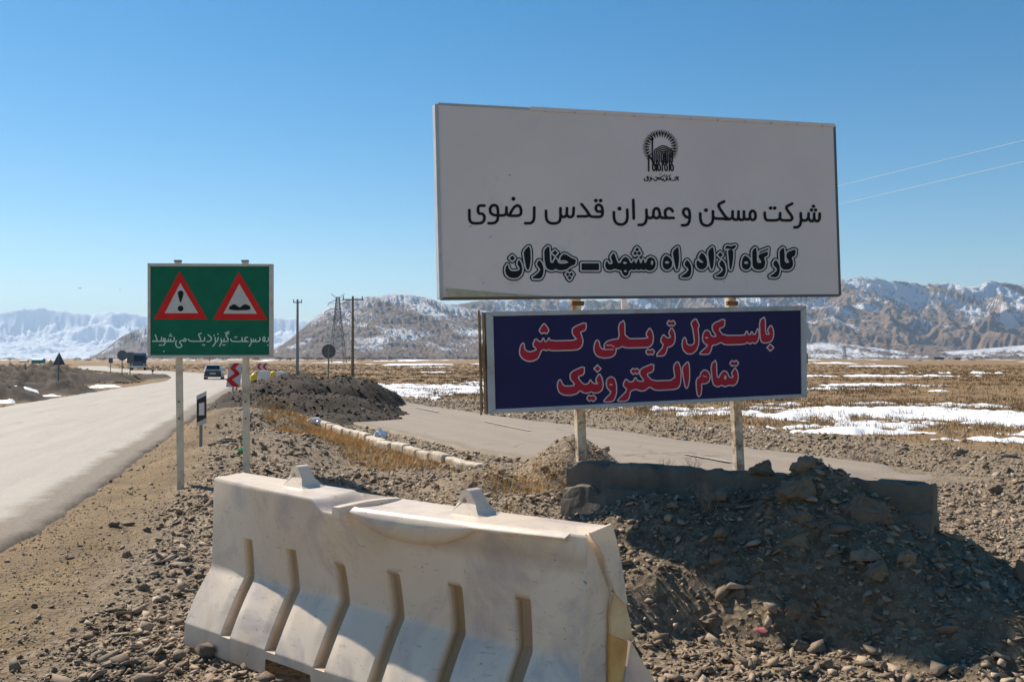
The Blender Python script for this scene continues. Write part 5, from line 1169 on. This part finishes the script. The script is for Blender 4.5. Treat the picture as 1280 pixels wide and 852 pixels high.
# ---------------------------------------------------------------- kerb
def kerb():
    a = KERB_A; b = KERB_B; L = math.hypot(b.x-a.x, b.y-a.y); d = Vector((b.x-a.x, b.y-a.y, 0)).normalized(); n = Vector((-d.y, d.x, 0))
    t = thing('kerb', (b.x, b.y, float(ground_z(b.x, b.y))), 'row of white painted kerb stones along the closed side road', 'kerb'); org = Vector(t.location)
    N = 26; prev = 0
    pts = [(350, 511), (372, 515), (392, 521), (410, 525), (430, 531), (455, 537), (480, 546), (510, 552), (545, 560), (570, 566), (590, 571), (622, 575)]
    P_ = [G(x, y, .22) for x, y in pts]; cum = [0]
    for p_, q_ in zip(P_[:-1], P_[1:]): cum.append(cum[-1]+(q_-p_).length)
    def at(s_):
        i = max(j for j in range(len(cum)) if cum[j] <= s_+1e-9); i = min(i, len(P_)-2); f = (s_-cum[i])/(cum[i+1]-cum[i]); return P_[i]+(P_[i+1]-P_[i])*f
    T_ = cum[-1]; s_ = 0; i = 0
    while s_ < T_-.5:
        l = .62; c = at(s_+l/2); dd = (at(min(T_, s_+l))-at(s_)).normalized(); far = s_ < T_*.12
        if not (T_*.13 < s_ < T_*.2):
            rs = random.Random(i); zz = .10-.05*rs.random(); rot = math.atan2(dd.y, dd.x)+rs.gauss(0, .03)
            m_ = MB(org).box((c.x+rs.gauss(0, .02), c.y+rs.gauss(0, .02), zz), (l-.018, .17, .17), M=Matrix.Rotation(rot, 3, 'Z')@Matrix.Rotation(rs.gauss(0, .05), 3, 'X')@Matrix.Rotation(rs.gauss(0, .02), 3, 'Y'))
            m_.build('kerb_stone', M['kerb'], t, .035)
        s_ += l; i += 1
kerb()
def rag(px, py, w_, h_, label, name, mat, seed, cat):
    q = ground_hit(px, py); n = 9; rs = random.Random(seed); s_ = w_/FPX*q.y; hh = h_/FPX*q.y; vs_ = []
    for i in range(n):
        for j in range(n): u = i/(n-1)-.5; v = j/(n-1)-.5; vs_.append(((u+rs.gauss(0, .05))*s_, (v+rs.gauss(0, .05))*s_*.6, max(0, hh*(1-3*(u*u+v*v)))*rs.uniform(.4, 1.1)))
    o = mesh_obj(name, vs_, [(i*n+j, (i+1)*n+j, (i+1)*n+j+1, i*n+j+1) for i in range(n-1) for j in range(n-1)], mat); o.location = q; tag(o, label, cat)
rag(475, 547, 18, 14, 'crumpled white plastic sheet caught on the kerb', 'plastic_bag', M['bag'], 3, 'litter')
rag(392, 529, 24, 9, 'low white sheet lying in front of the far kerb stones', 'plastic_bag', M['bag'], 5, 'litter')
rag(301, 565, 9, 6, 'scrap of bright green plastic behind the green sign post', 'plastic_scrap', M['greenscrap'], 4, 'litter')

# ---------------------------------------------------------------- road furniture in the distance
def base_at(px, D): q = W(px, 460, D); return Vector((q.x, q.y, float(ground_z(q.x, q.y))))
def chevron_tall():
    D = 37; org = base_at(293, D); t = thing('chevron_sign', org, 'tall white board with a red zigzag of two left arrows on two thin posts', 'road sign'); n = Vector((0, -1, 0)); p0 = W(293, 460, D)
    Q = lambda x, y, l=0: on_plane(x, y, p0, n)+n*l; s = 5.0125
    F_ = lambda pts, l: [Q(200+x/s, 430+y/s, l) for x, y in pts]
    pl = MB(org).prism(F_([(413, 268), (436, 118), (512, 118), (502, 268)], 0), -n, .02).build('panel', M['silver'], t)
    for k, q in enumerate(([(466, 118), (500, 118), (470, 150), (498, 178), (498, 192), (470, 184), (438, 150)], [(472, 180), (500, 190), (452, 222), (502, 266), (455, 266), (413, 222)])):
        MB(org).prism(F_(q, .006), -n, .004).build('chevron', M['red'], pl)
    for x in (455, 478): a = Q(200+x/s, 430+240/s, -.05); MB(org).box((a.x, a.y, (a.z+org.z-.1)/2), (.05, .04, a.z-org.z+.1)).build('post', M['grey_back'], t)
chevron_tall()
def chevron_small(px, py, w_, h_, D, label, npx):
    org = base_at(px, D); t = thing('chevron_sign', org, label, 'road sign'); n = Vector((0, -1, 0)); p0 = W(px, py, D); Q = lambda x, y, l=0: on_plane(x, y, p0, n)+n*l
    pl = MB(org).prism([Q(px-w_/2, py+h_/2), Q(px-w_/2, py-h_/2), Q(px+w_/2, py-h_/2), Q(px+w_/2, py+h_/2)], -n, .02).build('panel', M['silver'], t)
    for k in range(npx):
        c = px-w_/2+w_*(k+.08)/npx; e = w_/npx*.5
        MB(org).prism([Q(c, py, .008), Q(c+e, py-h_*.48, .008), Q(c+e*1.8, py-h_*.48, .008), Q(c+e*.85, py, .008), Q(c+e*1.8, py+h_*.48, .008), Q(c+e, py+h_*.48, .008)], -n, .004).build('chevron', M['red'], pl)
    a = Q(px, py, -.05); MB(org).box((a.x, a.y, (a.z+org.z-.1)/2), (.06, .05, a.z-org.z+.1)).build('post', M['grey_back'], t)
chevron_small(327.5, 458, 14, 9, 60, 'small white board with two red left arrows above the yellow barrels', 2)
chevron_small(303, 461, 5, 9, 55, 'partly hidden red arrow board behind the post of the green sign', 1)
def barrel(px, ytop, ybot, wpx, D, label):
    q = W(px, ybot, D); org = Vector((q.x, q.y, q.z)); h = (ybot-ytop)/FPX*D; r = wpx/FPX*D/2; t = thing('traffic_barrel', org, label, 'traffic barrel', 'yellow topped barrels beyond the sign')
    m_ = MB(org).tube([org+Vector((0, 0, z*h)) for z in (0, .04, .3, .32, .62, .64, .66)], [r*.95, r, r*.97, r*1.02, r*.94, r*.94, r*.9], 14).build('drum', M['olive'], t)
    MB(org).tube([org+Vector((0, 0, z*h)) for z in (.64, .68, .9, .95, 1.0)], [r*1.02, r*1.05, r*.98, r*.8, r*.4], 14).build('cap', M['yellow'], t)
barrel(317, 467, 492, 8, 45, 'nearer yellow topped olive barrel right of the zigzag board'); barrel(341.5, 464, 480, 7, 55, 'farther yellow topped barrel under the small arrow board')
barrel(318, 466, 488, 7, 49, 'olive barrel with yellow top just behind the nearer barrel')
def block(px0, px1, ytop, ybot, D, label, mat, name='concrete_block', cat='concrete block', dep=.6):
    a = W(px0, ybot, D); b = W(px1, ytop, D); c = Vector(((a.x+b.x)/2, D+dep/2, a.z)); w_ = b.x-a.x; h = b.z-a.z
    m_ = MB(c); m_.prism([c+Vector((-w_/2, -dep/2, 0)), c+Vector((-w_/2*.97, -dep/2, h*.3)), c+Vector((-w_/2*.9, -dep/2, h)), c+Vector((w_/2*.9, -dep/2, h)), c+Vector((w_/2*.97, -dep/2, h*.3)), c+Vector((w_/2, -dep/2, 0))], (0, 1, 0), dep)
    o = m_.build(name, mat, None, .02); o.location = c; tag(o, label, cat)
block(286, 304, 489, 499, 38, 'low grey concrete block behind the foot of the zigzag board', M['dark'])
block(304, 314, 470, 483, 52, 'white plastic road block left of the yellow topped barrels', M['whitepaint'], 'road_block', 'road block')
block(322, 335, 463, 476, 58, 'white plastic road block between the two barrel positions', M['whitepaint'], 'road_block', 'road block')
block(344, 356, 464, 475, 60, 'white road block at the right end of the barrel row', M['whitepaint'], 'road_block', 'road block')
def back_sign(px, cy, D, shape, rpx, label, mat, rw=None):
    org = base_at(px, D); t = thing('road_sign_back', org, label, 'road sign'); n = Vector((0, -1, 0)); c = W(px, cy, D); r = rpx/FPX*D
    if shape == 'round': P_ = [c+Vector((math.cos(a)*r, 0, math.sin(a)*r)) for a in np.linspace(0, 2*np.pi, 28, endpoint=False)]
    elif shape == 'tri': P_ = [c+Vector((-r, 0, -r)), c+Vector((0, 0, r)), c+Vector((r, 0, -r))]
    else: w_ = rw/FPX*D; P_ = [c+Vector((-w_, 0, -r)), c+Vector((-w_, 0, r)), c+Vector((w_, 0, r)), c+Vector((w_, 0, -r))]
    MB(org).prism(P_, n, .025).build('panel', mat, t); MB(org).box((c.x, c.y-.05, (c.z+r*.6+org.z-.1)/2), (.07, .05, c.z+r*.6-org.z+.1)).build('post', M['grey_back'], t)
    MB(org).box((c.x, c.y-.035, c.z-r*.3), (r*1.0, .02, .05)).build('bracket', M['grey_back'], t)
back_sign(74, 448, 50, 'tri', 8, 'back of a dark triangular sign on a tall thin post across the road', M['dark'])
back_sign(153, 444, 84, 'round', 6.5, 'back of a round sign left of the blue truck', M['grey_back']); back_sign(163, 447, 86, 'rect', 7, 'back of a tall rectangular sign beside the blue truck', M['grey_back'], 4.2)
back_sign(138.5, 450.5, 105, 'rect', 3, 'tiny square sign back far across the road', M['dark'], 2.6); back_sign(411, 439, 46, 'round', 8.8, 'dark back of a round sign before the lattice pylon', M['dark'])
back_sign(191, 463, 95, 'rect', 1.5, 'short dark marker post at the far bend of the road', M['dark'], 1.3)

# utility poles
def pole(px, ytop, D, arm, label, mat, r0=.14):
    org = base_at(px, D); top = W(px, ytop, D); t = thing('utility_pole', org, label, 'utility pole'); z1 = top.z
    MB(org).tube([(top.x, top.y, org.z-.3), (top.x, top.y, z1)], [r0*1.25, r0*.75], 8).build('pole', mat, t)
    MB(org).box((top.x, top.y, z1-.35), (arm, .12, .12)).build('crossarm', mat, t)
    for s_ in (-.45, 0, .45): MB(org).tube([(top.x+arm*s_, top.y, z1-.29), (top.x+arm*s_, top.y, z1-.02)], .06, 6).build('insulator', M['grey_back'], t)
    return top
pole(441, 370, 92, 2.1, 'wooden utility pole with a wide crossarm right of the lattice pylon', M['wood']); pole(372, 374, 105, 1.0, 'slim grey utility pole with a short crossarm left of the lattice pylon', M['steel'], .16)
def pylon(px, ytop, D, label, rad=.16, group=None):
    org = base_at(px, D); H = W(px, ytop, D).z-org.z; t = thing('lattice_pylon', org, label, 'pylon', group)
    hw = lambda z: .095*H*(1-z)**1.15+.018*H; lv = [0, .14, .27, .38, .48, .57, .65, .72, .78, .84, .90, .95]
    m_ = MB((0, 0, 0)); cs = [(-1, -1), (1, -1), (1, 1), (-1, 1)]; pt = lambda z, c: Vector((c[0]*hw(z), c[1]*hw(z), z*H))
    for a, b in zip(lv[:-1], lv[1:]):
        for i in range(4):
            c, e = cs[i], cs[(i+1) % 4]; m_.bar(pt(a, c), pt(b, c), rad*1.3); m_.bar(pt(a, c), pt(b, e), rad*.8); m_.bar(pt(a, e), pt(b, c), rad*.8); m_.bar(pt(b, c), pt(b, e), rad*.8)
    m_.build('tower', M['steel'], t); arms = []
    for z, l in ((.62, .17), (.74, .19), (.86, .14)):
        a_ = MB(); a_.bar((-hw(z), 0, z*H), (hw(z), 0, z*H), rad); a_.bar((0, -hw(z), z*H), (0, hw(z), z*H), rad*.9)
        for cx_ in (-1, 1): a_.bar((cx_*hw(z), -hw(z), z*H), (cx_*hw(z), hw(z), z*H), rad*.9)
        for sgn in (-1, 1):
            tip = Vector((sgn*l*H, 0, z*H))
            for cy in (-1, 1): a_.bar((sgn*hw(z), cy*hw(z), z*H), tip, rad*.8); a_.bar((sgn*hw(z), cy*hw(z), (z+.05)*H), tip, rad*.8)
            a_.bar(tip, tip-Vector((0, 0, .04*H)), rad*1.2); arms.append(org+tip-Vector((0, 0, .04*H)))
        a_.build('crossarm', M['steel'], t)
    e = MB()
    for sgn in (-1, 1): e.bar((0, 0, .90*H), (sgn*.10*H, 0, 1.0*H), rad*.8); e.bar((sgn*.018*H, 0, .95*H), (sgn*.10*H, 0, 1.0*H), rad*.7)
    e.build('earth_horn', M['steel'], t); return org, H, arms
PO, PH, ARMS = pylon(422, 367, 420, 'tall lattice pylon between two utility poles before the snowy hill', .19)
pylon(1109, 421, 1500, 'faint lattice pylon at the foot of the right mountains', .3); pylon(1056, 431, 1900, 'very faint smaller lattice pylon left of the other far one', .35)
pylon(202, 452-6, 2600, 'tiny pylon on the plain beyond the green sign', .4)
for k, (y1, y2, src) in enumerate(((218, 165, PO+Vector((0, 0, PH*.80))), (235, 187, PO+Vector((3.5, 0, PH*.66))))):
    yy = y2-(1900-1280)*(y1-y2)/230.; E_ = W(1900, yy, 84); P_ = []
    for i in range(41):
        s_ = i/40; q = src+(E_-src)*s_; q.z -= 1.2*4*s_*(1-s_)*.25; P_.append(q)
    o = MB().tube(P_, .035, 5).build('power_line', M['wire']); tag(o, ('upper' if k == 0 else 'lower')+' power wire crossing the sky right of the billboard', 'power line')

# vehicles
def car():
    D = 84; org = W(266, 473.6, D); org.z = float(base_z(org.x, org.y))+.01; t = thing('car', org, 'white hatchback with dark rear seen on the far road', 'car', rz=R(14)); Wd = 1.62; L = 3.8
    def loft(secs, name, mat, par):
        m_ = MB(); vs_ = []
        for (y, w_, z0, z1, wt) in secs: vs_ += [(-w_/2, y, z0), (-w_/2, y, (z0+z1)/2), (-wt/2, y, z1), (wt/2, y, z1), (w_/2, y, (z0+z1)/2), (w_/2, y, z0)]
        n = len(secs); m_.add(vs_, [(6*i+k, 6*i+(k+1) % 6, 6*i+6+(k+1) % 6, 6*i+6+k) for i in range(n-1) for k in range(6)]+[(0, 1, 2, 3, 4, 5), tuple(6*(n-1)+k for k in range(5, -1, -1))]); return m_.build(name, mat, par, .02)
    body = loft([(-.02, 1.5, .32, .82, 1.45), (.12, Wd, .25, .88, 1.5), (1.2, Wd, .22, .90, 1.52), (2.7, Wd, .22, .86, 1.48), (3.6, 1.5, .28, .72, 1.4), (3.8, 1.35, .34, .62, 1.3)], 'body', M['carwhite'], t)
    loft([(.08, 1.42, .86, .92, 1.36), (.42, 1.44, .86, 1.36, 1.12), (1.6, 1.44, .86, 1.38, 1.14), (2.5, 1.4, .85, .93, 1.34)], 'cabin', M['carwhite'], t)
    MB().prism([(-.60, .05, .95), (-.53, .34, 1.30), (.53, .34, 1.30), (.60, .05, .95)], (0, -1, .5), .03).build('rear_window', M['glass'], t)
    MB().prism([(-.70, -.03, .38), (-.72, -.03, .84), (.72, -.03, .84), (.70, -.03, .38)], (0, -1, 0), .03).build('tailgate', M['cardark'], t); MB().box((0, -.08, .40), (1.56, .12, .16)).build('bumper', M['cardark'], t, .02)
    for s_ in (-1, 1):
        MB().box((s_*.66, -.075, .68), (.16, .03, .14)).build('tail_light', M['redprint'], t); MB().prism([(s_*.725, .45, .93), (s_*.60, .55, 1.3), (s_*.60, 1.6, 1.32), (s_*.725, 2.2, .93)], (s_, 0, 0), .02).build('side_window', M['glass'], t)
        for y in (.7, 3.0): wh = MB().tube([(s_*.66, y, .29), (s_*.82, y, .29)], .29, 16).build('wheel', M['black'], t); MB().tube([(s_*.82, y, .29), (s_*.83, y, .29)], .16, 12).build('rim', M['silver'], wh)
        MB().box((s_*.84, 2.15, .95), (.14, .08, .1)).build('mirror', M['carwhite'], t)
    MB().box((0, -.10, .58), (.5, .02, .11)).build('licence_plate', M['whiteprint'], t)
car()
def truck():
    D = 150; org = W(172.5, 462.3, D); org.z = float(base_z(org.x, org.y))+.01; t = thing('truck', org, 'blue lorry with a high windscreen approaching at the far road bend', 'truck', rz=R(21)); 
    MB().prism([(-1.15, 0, .75), (-1.15, 0, 1.6), (-1.08, .25, 2.5), (-1.0, .5, 2.62), (-1.0, 1.9, 2.62), (-1.15, 1.9, .75)], (1, 0, 0), .001)
    m_ = MB(); m_.add([(-1.15, 0, .7), (1.15, 0, .7), (1.15, 0, 1.55), (-1.15, 0, 1.55), (-1.05, .3, 2.5), (1.05, .3, 2.5), (-1.0, .55, 2.65), (1.0, .55, 2.65), (-1.0, 1.9, 2.65), (1.0, 1.9, 2.65), (-1.15, 1.9, .7), (1.15, 1.9, .7)],
                  [(0, 1, 2, 3), (3, 2, 5, 4), (4, 5, 7, 6), (6, 7, 9, 8), (8, 9, 11, 10), (0, 10, 11, 1), (0, 3, 4, 6, 8, 10), (1, 11, 9, 7, 5, 2)]); m_.build('cab', M['truckblue'], t, .03)
    MB().prism([(-.98, .03, 1.62), (-.92, .26, 2.38), (.92, .26, 2.38), (.98, .03, 1.62)], (0, -1, .3), .03).build('windscreen', M['glass'], t)
    MB().box((0, 4.6, 1.9), (2.4, 5.0, 1.9)).build('cargo_body', M['canvas'], t, .03); MB().box((0, 3.5, .75), (1.0, 7.0, .2)).build('chassis', M['dark'], t); MB().box((0, -.08, .62), (2.3, .2, .32)).build('bumper', M['whitepaint'], t, .02)
    MB().box((0, -.03, 1.15), (1.3, .05, .5)).build('grille', M['dark'], t)
    for s_ in (-1, 1):
        MB().box((s_*.9, -.04, 1.0), (.3, .06, .2)).build('headlight', M['silver'], t); MB().box((s_*1.35, .1, 2.0), (.16, .1, .45)).build('mirror', M['dark'], t)
        for y in (.9, 5.0, 6.3): wh = MB().tube([(s_*.85, y, .5), (s_*1.15, y, .5)], .5, 16).build('wheel', M['black'], t); MB().tube([(s_*1.15, y, .5), (s_*1.16, y, .5)], .25, 12).build('rim', M['silver'], wh)
truck()

# far buildings, trees on the horizon
def hut(px, ybot, wpx, hpx, D, label, wall, roof):
    q = W(px, 455, D); z = float(ground_z(q.x, q.y))-.3; w_ = wpx/FPX*D; h = hpx/FPX*D; org = Vector((q.x, q.y, z)); t = thing('far_building', org, label, 'building')
    MB().box((0, 0, h*.35+.2), (w_, w_*.7, h*.7+.4)).build('wall', wall, t); MB().prism([(-w_/2-.2, -w_*.38, h*.7+.4), (-w_/2-.2, 0, h+.5), (-w_/2-.2, w_*.38, h*.7+.4)], (1, 0, 0), w_+.4).build('roof', roof, t)
    for x in (-.28, .28): MB().box((x*w_, -w_*.35-.03, h*.35), (w_*.14, .08, h*.3)).build('window', M['glass'], t)
    MB().box((0, -w_*.35-.03, h*.25), (w_*.14, .08, h*.5)).build('door', M['dark'], t)
hut(48, 456, 13, 6, 380, 'small turquoise shed far across the plain at left', M['teal'], M['teal']); hut(30, 458, 9, 3, 420, 'low pale hut left of the turquoise shed', M['whitepaint'], M['grey_back'])
hut(1172, 448, 12, 4, 1500, 'tiny dark building at the foot of the right mountains', M['dark'], M['dark']); hut(1196, 448, 8, 4, 1500, 'tiny dark block right of the other far building', M['dark'], M['grey_back'])
M['treeleaf'] = blade_mat('far_tree_twigs', (.06, .055, .05), (.12, .10, .08))
def far_tree(px, D, hpx, wpx, label, seed):
    q = W(px, 455, D); z = float(ground_z(q.x, q.y)); h = hpx/FPX*D; w_ = wpx/FPX*D; rs = np.random.default_rng(seed); t = thing('bare_tree', (q.x, q.y, z), label, 'tree', 'dark bare trees along the horizon')
    MB().tube([(0, 0, -.3), (0, 0, h*.5)], [h*.05, h*.02], 6).build('trunk', M['wood'], t); n = 260
    d = rs.normal(0, 1, (n, 3)); d /= np.linalg.norm(d, axis=1)[:, None]; c = d*(rs.random(n)**.4)[:, None]*np.array([w_/2, w_/2, h*.36])+np.array([0, 0, h*.62]); s_ = h*.07
    V = (c[:, None, :]+rs.normal(0, s_, (n, 3, 3))).reshape(-1, 3); np_mesh('crown', V, np.arange(n*3).reshape(-1, 3), M['treeleaf'], t)
TREES = [(96, 5, 12, 'dark bare tree on the horizon right of the triangular sign back'), (110, 4, 10, 'low bare tree on the horizon between the triangular and round sign backs'), (128, 5, 14, 'wide bare tree on the horizon left of the tiny square sign back'),
         (350, 6, 14, 'bare tree on the horizon just right of the green sign'), (362, 5, 12, 'bare tree on the horizon left of the slim grey pole'), (384, 6, 16, 'wide bare tree on the horizon right of the slim grey pole'),
         (400, 5, 12, 'bare tree on the horizon left of the round dark sign back'), (436, 6, 12, 'bare tree on the horizon behind the wooden utility pole'), (452, 5, 16, 'wide bare tree on the horizon right of the wooden utility pole'),
         (470, 4, 14, 'low bare tree on the horizon beyond the end of the dark heap'), (486, 4, 12, 'low bare tree on the horizon nearest the navy board'), (245, 8, 16, 'taller dark tree beyond the far road left of the white car'),
         (262, 8, 18, 'taller dark tree beyond the far road above the white car'), (280, 6, 14, 'dark tree beyond the far road above the zigzag board'), (320, 5, 12, 'dark tree beyond the small arrow board'),
         (12, 5, 16, 'dark bare tree on the horizon at the left edge'), (1150, 3, 9, 'tiny dark tree left of the far building at right'), (1215, 3, 8, 'tiny dark tree right of the far buildings at right')]
for i, (px_, h_, w_, lab_) in enumerate(TREES):
    far_tree(px_, 620+20*(i % 4), h_, w_, lab_, 50+i)
# birds
def bird(px, py, D, label, s_=.5):
    c = W(px, py, D); m_ = MB(c); t = thing('bird', c, label, 'bird')
    MB().tube([(-.25*s_, 0, 0), (-.1*s_, 0, .03*s_), (.1*s_, 0, .02*s_), (.28*s_, 0, 0)], [.02*s_, .09*s_, .08*s_, .01*s_], 6).build('body', M['black'], t)
    for sg in (-1, 1): MB().prism([(-.12*s_, sg*.05*s_, .02*s_), (.1*s_, sg*.05*s_, .02*s_), (.02*s_, sg*.4*s_, .22*s_), (-.1*s_, sg*.8*s_, .12*s_), (-.14*s_, sg*.4*s_, .18*s_)], (0, 0, 1), .01*s_).build('wing', M['black'], t)
    t.rotation_euler = (0, 0, 1.2)
bird(100, 360.5, 150, 'small dark bird in the sky, left of the other', .5); bird(150, 362, 160, 'small dark bird in the sky nearer the green sign', .4)
print('done')
